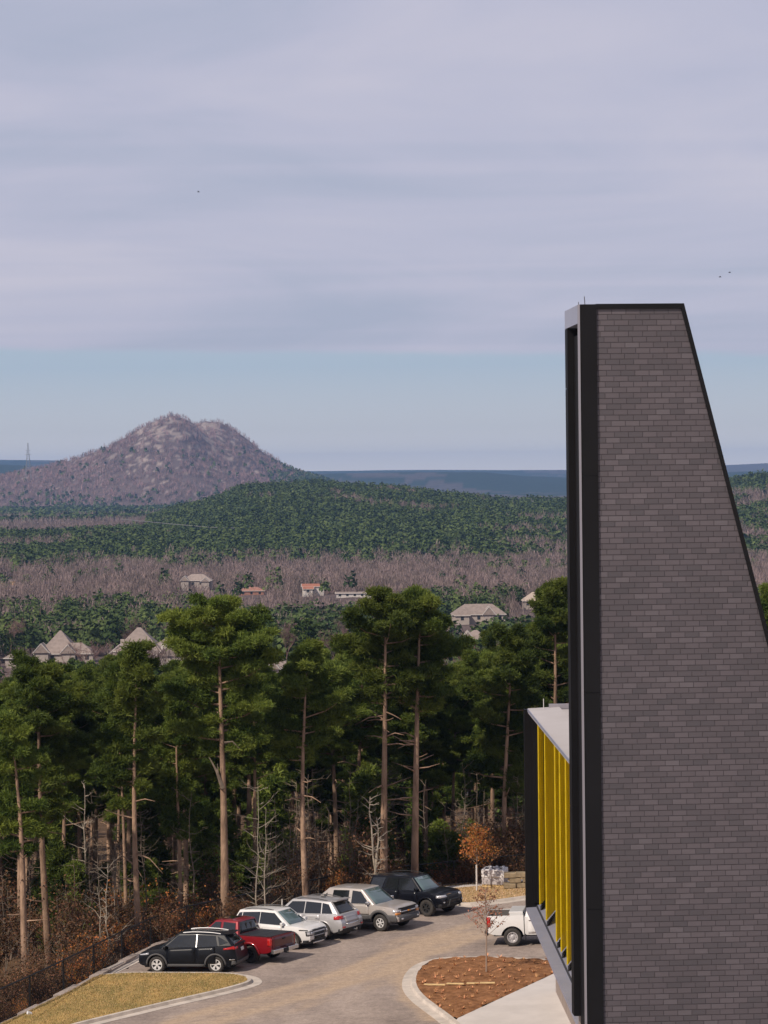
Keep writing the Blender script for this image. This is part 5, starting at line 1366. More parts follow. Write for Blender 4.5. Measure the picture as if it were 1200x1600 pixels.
def make_bare(seed, H, spread=0.5, levels=4, r0=0.09, stems=1, m=None, twn=3, fan=0.55):
    r = random.Random(seed); mb = MB()
    def br(p, d, L, rad, lv):
        n = 3; pts = [p]; q = p; dd = d
        for i in range(n):
            dd = (dd+Vector((r.uniform(-1, 1), r.uniform(-1, 1), r.uniform(-.4, .8)))*0.17).normalized(); q = q+dd*L/n; pts.append(q)
        mb.tube(pts, [rad, rad*0.86, rad*0.72, rad*0.58], 5 if lv > 2 else 3, cap=False, tint=0.7 if lv > 2 else 0.4)
        if lv <= 0: return
        for i in range(twn+(1 if lv > 2 else 0)):
            t_ = r.uniform(0.3, 1.0) if i else 1.0; j = min(n-1, int(t_*n)); pp = pts[j].lerp(pts[j+1], t_*n-j) if t_ < 1 else pts[-1]
            a = r.uniform(0, 6.28); sd_ = Vector((math.cos(a), math.sin(a), r.uniform(-.1, .5)))
            br(pp, (dd*(1-fan)+sd_*fan+Vector((0, 0, .15))).normalized(), L*r.uniform(0.5, 0.8), rad*r.uniform(0.42, 0.62), lv-1)
    for s_ in range(stems):
        a = r.uniform(0, 6.28); br(Vector((0, 0, 0)), Vector((math.cos(a)*spread*0.35, math.sin(a)*spread*0.35, 1)).normalized(), H*0.48*r.uniform(.8, 1.1), r0*r.uniform(.7, 1), levels)
    return mb
def leaf_mesh(name, pts, n, rad, size, seed, m):
    r = np.random.default_rng(seed); P_ = np.array([tuple(p) for p in pts]); id_ = r.integers(0, len(P_), n)
    C_ = P_[id_]+r.normal(0, rad, (n, 3)); a = r.normal(0, 1, (n, 3)); a /= np.linalg.norm(a, axis=1)[:, None]; b_ = np.cross(a, r.normal(0, 1, (n, 3))); b_ /= np.linalg.norm(b_, axis=1)[:, None]
    sz = size*r.uniform(0.6, 1.3, (n, 1)); V = np.stack([C_-a*sz*.5, C_+b_*sz*.35, C_+a*sz*.5, C_-b_*sz*.35], 1).reshape(-1, 3)
    return npmesh(name, V, np.arange(4*n).reshape(-1, 4), m, np.repeat(r.uniform(0, 1, n), 4))
# prototypes (H normalised later by scale)
PROTO = [make_pine(1, 18, 0.56, 2.7, 32, bend=.5, dead=7), make_pine(2, 18, 0.46, 2.2, 36, shape='mid', bend=.3, dead=6), make_pine(3, 18, 0.62, 2.4, 26, bend=.7, dead=8),
         make_pine(4, 18, 0.36, 2.0, 38, shape='cone', bend=.3, dead=5), make_pine(5, 18, 0.52, 2.9, 34, bend=.4, dead=6), make_pine(6, 18, 0.60, 1.9, 24, shape='mid', bend=.5, dead=8), make_pine(7, 18, 0.58, 2.3, 28, shape='round', bend=.6, dead=7), make_pine(8, 18, 0.44, 2.1, 34, shape='mid', bend=.5, dead=6)]
PF = [make_pine(20+i, 14, cb, cw, 22, tuft=13, k=4, ln=0.5, wd=0.24, r0=0.18, dead=0, shape=shp, nmat=needles_far) for i, (cb, cw, shp) in enumerate([(0.35, 3.6, 'round'), (0.25, 3.2, 'mid'), (0.4, 4.0, 'round'), (0.2, 2.9, 'cone')])]
def tz(x, y): return float(terrain(np.array([x]), np.array([y]))[0])
def place_tree(kind, protos, x, y, H, H0, label, cat, group, rz=None, lean=(0, 0), wid=1.0, z=None, pm=('trunk', 'crown')):
    z = tz(x, y)-0.3 if z is None else z
    o = thing(kind, label, cat, (x, y, z), 0, group); s = H/H0
    o.scale = (s*wid, s*wid, s); o.rotation_euler = (lean[0], lean[1], random.uniform(0, 6.28) if rz is None else rz)
    for nm, me in zip(pm, protos): link(nm, me, o)
    return o
def ztop_at(px, py, d): return P(px, py, d).z
def xat(px, d, py=1200): return P(px, py, d).x
GF = 'pines of the wood behind the car park'
# ---- named front pines: px of trunk foot, distance, top px y, crown params
front = [
 (350, 119.0, 345, 939, dict(cb=0.56, cw=2.7, limbs=46, shape='round', bend=.25, dead=1, r0=0.24), 'tall thick trunked pine with a split dead branch, directly behind the red pickup'),
 (599, 124.0, 600, 935, dict(cb=0.66, cw=2.4, limbs=34, shape='round', bend=.55, dead=16, r0=0.22), 'left one of the two tall bare trunked pines right of centre, slightly curved trunk'),
 (647, 125.5, 655, 934, dict(cb=0.64, cw=2.5, limbs=34, shape='round', bend=.1, dead=11, r0=0.22), 'right one of the two tall bare trunked pines, straight trunk above the black wagon'),
 (218, 117.0, 205, 1008, dict(cb=0.56, cw=1.8, limbs=30, shape='mid', bend=.35, dead=8, r0=0.18), 'slim lit pine trunk rising left of the black crossover'),
 (479, 121.5, 470, 1008, dict(cb=0.58, cw=2.1, limbs=30, shape='mid', bend=.4, dead=6, r0=0.17), 'slim pine directly behind the silver car with dense mid green crown'),
 (78, 116.0, 50, 1040, dict(cb=0.50, cw=2.6, limbs=36, shape='round', bend=.3, dead=3, r0=0.20), 'dark trunked pine with broad crown near the left edge'),
 (40, 112.0, 10, 1120, dict(cb=0.52, cw=1.9, limbs=26, shape='mid', bend=.9, dead=4, r0=0.19), 'leaning pine trunk at the left edge over the stepped wall'),
 (283, 122.0, 278, 1090, dict(cb=0.45, cw=1.7, limbs=26, shape='mid', bend=.3, dead=3, r0=0.13), 'thin pine between the slim lit pine and the thick trunked one'),
 (196, 124.0, 190, 1040, dict(cb=0.50, cw=1.6, limbs=24, shape='mid', bend=.3, dead=3, r0=0.12), 'thin dark pine just left of the slim lit trunk'),
 (865, 138.0, 866, 912, dict(cb=0.50, cw=2.7, limbs=40, shape='mid', bend=.3, dead=3, r0=0.2), 'tall pine beside the black tower edge, its top the highest at right'),
 (788, 132.0, 790, 985, dict(cb=0.42, cw=2.6, limbs=40, shape='mid', bend=.4, dead=5, r0=0.17), 'pine left of the low wing, trunk showing above the orange tree'),
 (1199, 150.0, 1199, 925, dict(cb=0.3, cw=2.6, limbs=36, shape='mid', bend=.2, dead=0, r0=0.2), 'sunlit pine showing right of the sloped tower edge'),
]
hero = []
for i, (px, d, tx, ty, kw, lab) in enumerate(front):
    x = xat(px, d, 1400); z0 = tz(x, d)-0.3; H = ztop_at(tx, ty, d)-z0; xt = P(tx, ty, d).x
    tm, cm = make_pine(100+i, H, opn=True, **kw)
    o = thing('pine_tree', lab, 'pine tree', (x, d, z0), 0, GF); link('trunk', tm, o); link('crown', cm, o)
    o.rotation_euler = (0, math.atan2(xt-x, H), 0); hero.append((x, d))
    if i == 0:     # split dead branch
        hz = ztop_at(350, 1215, d)-z0
        mb = MB().tube([(0, -.1, hz-0.5), (-.25, -.2, hz+0.3), (-.62, -.2, hz+1.0)], [.11, .07, .02], 5).tube([(-.2, -.2, hz+0.1), (-.22, -.3, hz+0.7)], [.05, .015], 4)
        mb.tube([(0.1, -.1, ztop_at(350, 1160, d)-z0), (.5, -.2, ztop_at(350, 1158, d)-z0), (.9, -.2, ztop_at(350, 1172, d)-z0)], [.05, .035, .012], 4).build('dead_branch', barebark, o)
sky_x = [-200, 0, 60, 130, 190, 250, 300, 345, 390, 430, 470, 520, 560, 600, 655, 690, 720, 760, 800, 840, 870, 900, 1150, 1199, 1300]
sky_y = [1030, 1030, 1035, 1040, 1010, 1015, 1010, 985, 1010, 1030, 1012, 1000, 985, 990, 985, 992, 1000, 985, 972, 940, 915, 925, 960, 930, 940]
rt = random.Random(21); placed = list(hero); nfront = 0
labs = ['dense green pine standing in the wood behind the car park', 'tall dark pine deep in the wood behind the car park', 'slender pine among the closely set trees of the wood']
tries = 0
while nfront < 158 and tries < 9000:
    tries += 1
    d = 124+rt.random()**1.3*82; px = rt.uniform(-330, 1010) if rt.random() < 0.95 else rt.uniform(1120, 1300)
    x = (px-600)/F*d
    if seg_sd(np.array([x]), np.array([d]))[0] < 3.0: continue
    if any((x-a)**2+(d-b_)**2 < (2.7 if d > 135 else 3.3)**2 for a, b_ in placed): continue
    if any(abs(px-(600+F*a/b_)) < 26 and d < b_ for a, b_ in hero): 
        continue
    sy = np.interp(px, sky_x, sky_y)+rt.random()**1.2*85+(12 if d < 150 else 4)
    z0 = tz(x, d)-0.3; H = min(ztop_at(px, sy, d)-z0, 24)
    if H < 7: continue
    k = rt.choice([0, 2, 5, 6]) if d < 138 else rt.choice([0, 1, 1, 3, 3, 4, 7, 7])
    place_tree('pine_tree', PROTO[k], x, d, H, 18, labs[0 if d < 150 else (1 if d < 180 else 2)], 'pine tree', GF, wid=rt.uniform(0.85, 1.2)*(1.1 if H < 13 else 1), z=z0, lean=(rt.uniform(-.03, .03), rt.uniform(-.03, .03)))
    placed.append((x, d)); nfront += 1
# ---- understory: young pines, bare saplings, brown leaved shrubs
def make_upright(seed, H, r0=0.05, stems=1):
    r = random.Random(seed); mb = MB()
    for s_ in range(stems):
        bx, by = r.uniform(-.35, .35)*s_, r.uniform(-.3, .3)*s_; h_ = H*(1-0.18*s_); pts = []; x, y = bx, by
        for k in range(9): pts.append(Vector((x, y, h_*k/8))); x += r.uniform(-.12, .12)+bx*.05; y += r.uniform(-.12, .12)
        mb.tube(pts, [r0*(1-.8*k/8) for k in range(9)], 5, cap=False)
        for i in range(int(16+H)):
            f = r.uniform(.16, .98); k = min(7, int(f*8)); b0 = pts[k].lerp(pts[k+1], f*8-k); a = r.uniform(0, 6.28); L = H*r.uniform(.07, .22)*(1.15-f*.6); q = b0; dz = r.uniform(-.1, .7); pl_ = [q]
            for j in range(4):
                a += r.uniform(-.5, .5); q = q+Vector((math.cos(a), math.sin(a), dz+r.uniform(-.35, .5)))*L/4; pl_.append(q)
                if j: mb.tube([q, q+Vector((math.cos(a+r.uniform(-1, 1)), math.sin(a+1), r.uniform(.1, 1)))*L*.3], [.008, .003], 3, cap=False)
            mb.tube(pl_, [r0*.34, r0*.3, r0*.22, r0*.15, .004], 4, cap=False)
    return mb
BARE = [make_upright(40+i, 7, 0.045, st).mesh('branches', barebark) for i, st in enumerate((1, 2, 1, 3))]
YP = [make_pine(60+i, 6, 0.12, 1.3, 24, tuft=26, k=5, ln=0.25, wd=0.06, shape='cone', dead=0, r0=0.07) for i in range(3)]
def shrub(seed, H, n, size, m):
    mb = make_bare(seed, H, levels=3, r0=0.035, stems=3, twn=3); pts = [v for v in mb.v if v[2] > H*0.22]
    return mb.mesh('stems', barebark), leaf_mesh('leaves', pts, n, 0.14, size, seed, m)
SH = [shrub(70, 3.2, 1500, 0.12, oakleaf), shrub(71, 4.2, 1300, 0.12, oakleaf), shrub(72, 2.4, 1200, 0.11, oakleaf), shrub(73, 3.6, 700, 0.12, orangeleaf)]
spots = 0
for i in range(120):
    px = rt.uniform(-80, 900); d = 119+rt.random()**1.3*50; x = (px-600)/F*d; s_ = seg_sd(np.array([x]), np.array([d]))[0]
    if s_ < 1.2: d += 1.8-s_+0.5; 
    z = tz(x, d)-0.1; H = rt.uniform(4.5, 8.5)
    place_tree('bare_tree', (BARE[i % 4],), x, d, H, 7, 'leafless pale barked sapling under the pines behind the fence', 'bare tree', 'leafless saplings under the pines', wid=rt.uniform(.8, 1.2), z=z, pm=('branches',))
for i in range(175):
    px = rt.uniform(-80, 900); x = (px-600)/F*118; 
    d = 112+rt.random()*34; x = (px-600)/F*d; s_ = seg_sd(np.array([x]), np.array([d]))[0]
    if s_ < 0.9: d += 1.2-s_+rt.uniform(0.3, 3)
    z = tz(x, d)-0.1; k = rt.choice([0, 1, 2, 0, 1, 2, 0, 3])
    place_tree('leafy_shrub', SH[k], x, d, rt.uniform(1.4, 4.0), 3.4, 'brown leaved shrub growing below the pines behind the fence', 'shrub', 'brown leaved shrubs behind the fence', z=z, pm=('stems', 'leaves'))
fence_pts = resample(WALL[:9], 90)
for i in range(85):
    q = rt.choice(fence_pts); x = q.x-rt.uniform(0.3, 1.0)*3.2; d = q.y+rt.uniform(0.2, 4.5); s_ = seg_sd(np.array([x]), np.array([d]))[0]
    if s_ < 0.9: continue
    place_tree('leafy_shrub', SH[rt.choice([0, 1, 2, 0, 1, 2, 3])], x, d, rt.uniform(1.0, 2.8), 3.4, 'brown leaved shrub growing below the pines behind the fence', 'shrub', 'brown leaved shrubs behind the fence', z=tz(x, d)-0.1, pm=('stems', 'leaves'))
for i in range(46):
    px = rt.uniform(-60, 880); d = 122+rt.random()*35; x = (px-600)/F*d; s_ = seg_sd(np.array([x]), np.array([d]))[0]
    if s_ < 1.5: d += 2-s_+1
    z = tz(x, d)-0.1
    place_tree('young_pine', YP[i % 3], x, d, rt.uniform(3.0, 8.0), 6, 'low young pine filling the shade under the tall pines', 'young pine', 'young pines under the tall pines', z=z)
def single_bare(px, py, d, H, seed, lab, **kw):
    x = xat(px, d, py); me = make_upright(seed, H, kw.get('r0', .05), kw.get('stems', 1)).mesh('branches', mat('bright_bark', (0.33, 0.28, 0.22), 0.9, var=0.25, scale=3)); o = thing('bare_tree', lab, 'bare tree', (x, d, tz(x, d)-0.2), 0, 'leafless saplings under the pines'); link('branches', me, o)
single_bare(403, 1420, 119.3, 7.4, 501, 'pale leafless tree with white branches behind the white crossover', levels=4, r0=.04, stems=2, fan=.36)
single_bare(584, 1390, 123.0, 6.0, 502, 'forked leafless tree at the foot of the left tall pine', levels=4, r0=.085, stems=2, fan=.42)
single_bare(168, 1500, 113.5, 5.6, 503, 'thin white stemmed leafless tree behind the fence at left', levels=4, r0=.04, stems=2, fan=.45)
single_bare(130, 1330, 124, 9.0, 504, 'bleached leafless tree between the dark pines at left', levels=4, r0=.07, stems=1, fan=.45)
# orange sapling with white guard, young tree on island
def sapling(name, p0, H, guard, lm, n, rad, size, lab, crown_lo, seed, trunk_r=0.03, lev=3):
    o = thing(name, lab, 'young tree', p0)
    mb = MB().tube([(0, 0, 0), (0.02, 0, H*0.5), (0, 0.02, H*0.93)], [trunk_r, trunk_r*.8, trunk_r*.3], 6)
    r = random.Random(seed); tips = []
    for i in range(26):
        f = crown_lo+(0.97-crown_lo)*i/26; a = i*2.4; L = H*0.36*(1.15-f)*r.uniform(.7, 1.2)+0.12; b0 = Vector((0, 0, H*f)); e_ = b0+Vector((math.cos(a)*L, math.sin(a)*L, L*r.uniform(.5, 1.0)))
        mb.tube([b0, b0.lerp(e_, .5)+Vector((0, 0, -.03)), e_], [.014, .010, .004], 3, cap=False)
        for g in (.35, .5, .65, .8, .95): tips.append(b0.lerp(e_, g)+Vector((r.uniform(-.05, .05),)*3))
    mb.build('trunk', mat('young_bark', (0.30, 0.22, 0.17), 0.9), o, fix=False)
    link('leaves', leaf_mesh('leaves', [p for p in tips if p.z < H*0.97], n, rad, size, seed, lm), o)
    if guard: MB().tube([(0, 0, 0), (0, 0, guard)], 0.045, 8).build('trunk_guard', mat('trunk_guard', (0.62, 0.58, 0.55), 0.7), o)
    return o
p0 = G(745, 1396); sapling('young_tree', (p0.x, p0.y, lotz(p0.x, p0.y)+0.14), 3.3, 1.3, orangeleaf, 1300, 0.16, 0.12, 'small orange leaved tree with a white trunk guard beside the wrapped pallet', 0.38, 5)
p0 = G(760, 1523); sapling('young_tree', (p0.x, p0.y, lotz(p0.x, p0.y)+0.12), 3.6, 0, mat('rust_leaves', (0.30, 0.14, 0.075), 0.8, attr='tint', trans=.2), 620, 0.06, 0.085, 'slender young tree with rust brown leaves on the mulch island', 0.40, 8, trunk_r=0.035)

# ================================================================== VALLEY
MIDL = ['green pine in the valley wood beyond the front pines', 'distant green pine among the valley houses']
nmid = 0; mid = []
def clear_of_houses(x, y):
    return all((x-hx)**2+(y-hy)**2*0.35 > hr**2 for hx, hy, hr in HS)
HS = []
hdefs = [  # px centre, roof ridge py, distance
 (222, 1000, 720, 15), (98, 1003, 740, 14), (26, 1019, 700, 7), (304, 905, 1290, 12), (488, 919, 1180, 9), (392, 924, 1210, 9), (555, 927, 1150, 14), (745, 951, 900, 18), (736, 989, 790, 8), (432, 1035, 560, 7), (308, 1032, 560, 5), (833, 934, 1020, 9)]
for px, py, d, hr in hdefs: HS.append(((px-600)/F*d, d, hr))
def hides_house(px, H, z, d):
    topy = 745-(z+H-CAMZ)*F/d
    for (hpx, hpy, hd, hr) in hdefs:
        if d < hd and abs(px-hpx) < hr*F/hd*1.0+14 and topy < hpy+9: return True
    return False
tries = 0
while nmid < 130 and tries < 20000:
    tries += 1
    d = 215+rt.random()*400; px = rt.uniform(-60, 905) if rt.random() < 0.93 else rt.uniform(1140, 1250); x = (px-600)/F*d
    if not clear_of_houses(x, d): continue
    if any((x-a)**2+(d-b_)**2 < 5.2**2 for a, b_ in mid): continue
    z = tz(x, d)-0.2; H = rt.uniform(11, 16)
    if hides_house(px, H, z, d): continue
    mid.append((x, d)); nmid += 1
    place_tree('pine_tree', PF[rt.randrange(4)], x, d, H, 14, MIDL[0 if d < 400 else 1], 'pine tree', 'pines on the valley floor', z=z, wid=rt.uniform(.9, 1.25))
# bare trees of the valley (individuals)
def fuzzy(seed, H, n, spread, m):
    r = np.random.default_rng(seed); mb = make_bare(seed, H, levels=4, r0=0.16, stems=1, twn=3, fan=.45)
    return mb
FB = [fuzzy(80+i, 11, 0, 0, None) for i in range(4)]
FBm = []
for i, mb in enumerate(FB):
    # add fine twig blades at branch vertices
    vs = np.array(mb.v); tops_ = vs[vs[:, 2] > 4.0]; r = np.random.default_rng(i); n = 900
    id_ = r.integers(0, len(tops_), n); C_ = tops_[id_]; D_ = r.normal(0, 1, (n, 3))+np.array([0, 0, 1.2]); D_ /= np.linalg.norm(D_, axis=1)[:, None]; Sd = np.cross(D_, r.normal(0, 1, (n, 3))); Sd /= np.linalg.norm(Sd, axis=1)[:, None]
    L = r.uniform(.5, 1.3, (n, 1)); W = 0.035
    for j in range(n):
        mb.add([C_[j]-Sd[j]*W, C_[j]+Sd[j]*W, C_[j]+D_[j]*L[j]], [(0, 1, 2)], float(r.uniform(.2, .9)))
    FBm.append(mb.mesh('branches', twig, attr=True))
nb = 0; tries = 0
while nb < 120 and tries < 9000:
    tries += 1
    d = 300+rt.random()*500; px = rt.uniform(-60, 900); x = (px-600)/F*d
    if not clear_of_houses(x, d): continue
    z = tz(x, d)-0.2; H = rt.uniform(8, 13)
    if hides_house(px, H-2, z, d): continue
    nb += 1
    place_tree('bare_tree', (FBm[rt.randrange(4)],), x, d, H, 11, 'leafless brown tree on the valley floor among the pines', 'bare tree', 'leafless trees on the valley floor', z=z, wid=rt.uniform(.9, 1.3), pm=('branches',))

# ---- stuff: far woods as leaf clump meshes
def clump_cloud(X, Y, Z, H, Wd, n, size, seed, kind='dome', up=0.3):
    r = np.random.default_rng(seed); N_ = len(X)
    u_ = r.normal(0, 1, (N_, n, 3)); u_ /= np.linalg.norm(u_, axis=2)[..., None]; rad = r.uniform(0.55, 1, (N_, n, 1))
    if kind == 'dome':
        q = u_*rad; q[..., 2] = np.abs(q[..., 2])
        P_ = np.stack([q[..., 0]*Wd[:, None], q[..., 1]*Wd[:, None], (0.35+0.65*q[..., 2])*H[:, None]], -1)
    else:
        f = r.uniform(0.05, 1, (N_, n)); an = r.uniform(0, 6.28, (N_, n)); rr_ = Wd[:, None]*np.sqrt(r.uniform(0, 1, (N_, n)))*(0.35+0.65*np.sin(f*2.6))
        P_ = np.stack([rr_*np.cos(an), rr_*np.sin(an), f*H[:, None]], -1)
    P_ = P_+np.stack([X, Y, Z], -1)[:, None, :]
    P_ = P_.reshape(-1, 3); m_ = len(P_)
    nrm = (u_.reshape(-1, 3)+np.array([0, -0.2, up]))+r.normal(0, 0.35, (m_, 3)); nrm /= np.linalg.norm(nrm, axis=1)[:, None]
    a = np.cross(nrm, r.normal(0, 1, (m_, 3))); a /= np.linalg.norm(a, axis=1)[:, None]; b_ = np.cross(nrm, a)
    if kind == 'bare':
        a = np.tile(np.array([[0, 0, 1.0]]), (m_, 1))+r.normal(0, .35, (m_, 3)); b_ = np.cross(a, r.normal(0, 1, (m_, 3))); b_ /= np.linalg.norm(b_, axis=1)[:, None]
        sa = size*r.uniform(0.7, 1.6, (m_, 1)); sb = size*0.10*r.uniform(.6, 1.4, (m_, 1))
    else:
        sa = size*r.uniform(.5, 1.1, (m_, 1)); sb = sa*r.uniform(.6, 1, (m_, 1))
    V = np.stack([P_-a*sa-b_*sb, P_+a*sa-b_*sb, P_+a*sa+b_*sb, P_-a*sa+b_*sb], 1).reshape(-1, 3)
    tn = np.clip(np.repeat(r.uniform(0, 1, N_), n)*0.75+r.uniform(0, .25, m_), 0, 1)
    return V, np.repeat(tn, 4)
def scatter(n, d0, d1, p0, p1, seed, power=1.0):
    r = np.random.default_rng(seed); d = np.sqrt(r.uniform(d0**2, d1**2, n)); px = r.uniform(p0, p1, n); return (px-600)/F*d, d, px
def stuff(name, label, V, T, m):
    me = npmesh(name, V, np.arange(len(V)).reshape(-1, 4), m, T); return tag(link(name, me), label, name.replace('_', ' '), kind='stuff')
hillpine = mat('hill_pine_foliage', (0.062, 0.090, 0.030), 0.9, attr='tint', spec=0.05)
baremat = mat('bare_wood_mass', (0.205, 0.158, 0.142), 0.95, attr='tint', spec=0.03)
# valley pines beyond the counted ones
X, Y, px = scatter(3600, 600, 1120, -330, 1450, 1); n_ = wnoise(X, Y, 160, 3)
keep = (n_+0.5*wnoise(X, Y, 55, 2) > -0.6+np.clip((Y-900)/200, 0, 1.4)) & (px < 9999)
Z = terrain(X, Y)
for hx, hy, hr in HS: keep &= ((X-hx)**2+(Y-hy)**2*0.3 > (hr+3)**2)
r = np.random.default_rng(5); H = r.uniform(9, 14, len(X)); topy = 745-(Z+H-CAMZ)*F/Y
for hpx, hpy, hd, hr in hdefs: keep &= ~((Y < hd) & (np.abs(px-hpx) < hr*F/hd+14) & (topy < hpy+9))
X, Y, Z, H, px = X[keep], Y[keep], Z[keep], H[keep], px[keep]
V, T = clump_cloud(X, Y, Z, H, r.uniform(3.0, 5.2, len(X)), 130, 0.62, 2)
stuff('valley_pine_wood', 'pine wood across the middle of the valley', V, T, hillpine)
# bare wood band
X, Y, px = scatter(11500, 640, 1640, -330, 1480, 3); n_ = wnoise(X, Y, 200, 3); r = np.random.default_rng(6)
keep = px < 9999
keep &= (Y > 960) | (n_+0.5*wnoise(X, Y, 55, 2) < -0.35); Z = terrain(X, Y); H = r.uniform(6, 12, len(X)); topy = 745-(Z+H-CAMZ)*F/Y
for hx, hy, hr in HS: keep &= ((X-hx)**2+(Y-hy)**2*0.2 > (hr+2)**2)
for hpx, hpy, hd, hr in hdefs: keep &= ~((Y < hd) & (np.abs(px-hpx) < hr*F/hd+4) & (topy < hpy+6) & (Y > hd-130))
rd1 = np.interp(px, [500, 580, 700, 760, 830, 880], [1085, 1085, 1120, 1180, 1200, 1200]); keep &= ~((px > 520) & (px < 900) & (np.abs(Y-rd1) < 9))
keep &= ~((px < 24) & (Y > 1300) & (Y < 1600))
X, Y, Z, H = X[keep], Y[keep], Z[keep], H[keep]
V, T = clump_cloud(X, Y, Z, H, r.uniform(3.0, 5.0, len(X)), 80, 0.8, 4, kind='bare')
stuff('bare_valley_wood', 'purple grey leafless wood covering the valley floor', V, T, baremat)
# scattered dark pines in the bare band
X, Y, px = scatter(620, 1100, 1650, -150, 1350, 31); n_ = wnoise(X, Y, 130, 3); r = np.random.default_rng(36)
keep = (n_ > 0.30); X, Y = X[keep], Y[keep]; Z = terrain(X, Y)
V, T = clump_cloud(X, Y, Z, r.uniform(9, 15, len(X)), r.uniform(2.6, 4.2, len(X)), 70, 0.8, 32)
stuff('valley_edge_pines', 'scattered dark pines standing in the leafless wood', V, T, hillpine)
# hill forest
X, Y, px = scatter(27000, 1600, 2900, -330, 1480, 7); r = np.random.default_rng(8); n_ = wnoise(X, Y, 420, 4); n2 = wnoise(X, Y, 90, 3)
right = np.clip((px-720)/160, 0, 1)
left = np.clip((260-px)/160, 0, 1)
pinep = (n_+0.35*n2) < 0.62-0.62*right*(Y < 2500)
pinep &= ~((px < 230) & (Y > 2350)); pinep &= ~((Y < 1700+80*n2) & (n2 > -0.2))
vis = px < 9999
Z = terrain(X, Y)
k = pinep & vis
V, T = clump_cloud(X[k], Y[k], Z[k], r.uniform(9, 15, k.sum()), r.uniform(3.2, 5.4, k.sum()), 56, 0.95, 9)
stuff('hill_pine_forest', 'green pine forest covering the middle hill', V, T, hillpine)
k = (~pinep) & vis & (r.random(len(X)) < 0.75)
V, T = clump_cloud(X[k], Y[k], Z[k], r.uniform(7, 12, k.sum()), r.uniform(2.5, 4.5, k.sum()), 34, 1.2, 10, kind='bare')
stuff('hill_bare_wood', 'leafless purple patches of wood on the middle hill', V, T, baremat)
# behind the hill to the mountain foot
X, Y, px = scatter(16500, 2900, 4900, -330, 640, 11); r = np.random.default_rng(12); Z = terrain(X, Y); n_ = wnoise(X, Y, 500, 3)
pk = ((n_ > 0.05) | (Y > 3900)) & (Y > 3100); 
V, T = clump_cloud(X[pk], Y[pk], Z[pk], r.uniform(10, 16, pk.sum()), r.uniform(3.5, 6, pk.sum()), 16, 2.2, 13)
stuff('foot_pine_forest', 'dark pine forest along the foot of the mountain', V, T, hillpine)
V, T = clump_cloud(X[~pk], Y[~pk], Z[~pk], r.uniform(7, 12, (~pk).sum()), r.uniform(3, 5, (~pk).sum()), 14, 2.6, 14, kind='bare')
stuff('foot_bare_wood', 'leafless brown wood before the mountain foot', V, T, baremat)
# mountain woods
X, Y, px = scatter(26000, 4750, 6100, -320, 660, 15); r = np.random.default_rng(16); Z = terrain(X, Y); m_ = Z > -36
rock = rockf(X, Y, Z); dens = np.clip(0.95-0.9*np.clip(rock+0.05, 0, 1), 0.08, 1)
m_ &= r.random(len(X)) < dens
eg = (r.random(len(X)) < 0.03*(Z < 95)+0.5*np.clip((5-Z)/50, 0, 1)*(wnoise(X, Y, 300, 3) > -0.2)) | (r.random(len(X)) < 0.9*np.clip((px-405+30*wnoise(X, Y, 200, 3))/70, 0, 1)*np.clip((70-Z)/60, 0, 1))
k = m_ & ~eg
mtbare = mat('mountain_bare_wood', (0.27, 0.185, 0.175), 0.95, attr='tint', spec=0.03)
V, T = clump_cloud(X[k], Y[k], Z[k], r.uniform(5, 9, k.sum()), r.uniform(2.5, 5, k.sum()), 9, 2.4, 17, kind='bare')
stuff('mountain_bare_wood', 'purple grey leafless wood clothing the mountain sides', V, T, mtbare)
k = m_ & eg
V, T = clump_cloud(X[k], Y[k], Z[k], r.uniform(8, 14, k.sum()), r.uniform(3, 5, k.sum()), 16, 2.0, 18)
stuff('mountain_pines', 'dark pines dotted over the lower mountain', V, T, hillpine)

# ================================================================== HOUSES
roofm = mat('shingle_roof', (0.26, 0.21, 0.185), 0.9, var=0.14, scale=0.8, bump=0.3, bscale=6, objrand=.12)
brickm = mat('house_brick', (0.30, 0.15, 0.11), 0.9, var=0.2, scale=1.5)
stucco = mat('pale_siding', (0.36, 0.31, 0.275), 0.85, var=0.08, scale=0.5)
whitet = mat('white_trim', (0.55, 0.51, 0.47), 0.7)
winm = mat('house_glass', (0.03, 0.035, 0.04), 0.2)
def hip(mb, cx, cy, w_, d_, z0, h, over=0.4, gable=False, rz=0.0):
    w2, d2 = w_/2+over, d_/2+over; ca, sa = math.cos(rz), math.sin(rz)
    rl = (w2 if gable else max(0.2, w2-d2)) if w_ >= d_ else 0.2
    vs = [(-w2, -d2, z0), (w2, -d2, z0), (w2, d2, z0), (-w2, d2, z0), (-rl, 0, z0+h), (rl, 0, z0+h)]
    vs = [(cx+x*ca-y*sa, cy+x*sa+y*ca, z) for x, y, z in vs]
    mb.add(vs, [(0, 1, 5, 4), (1, 2, 5), (2, 3, 4, 5), (3, 0, 4), (3, 2, 1, 0)])
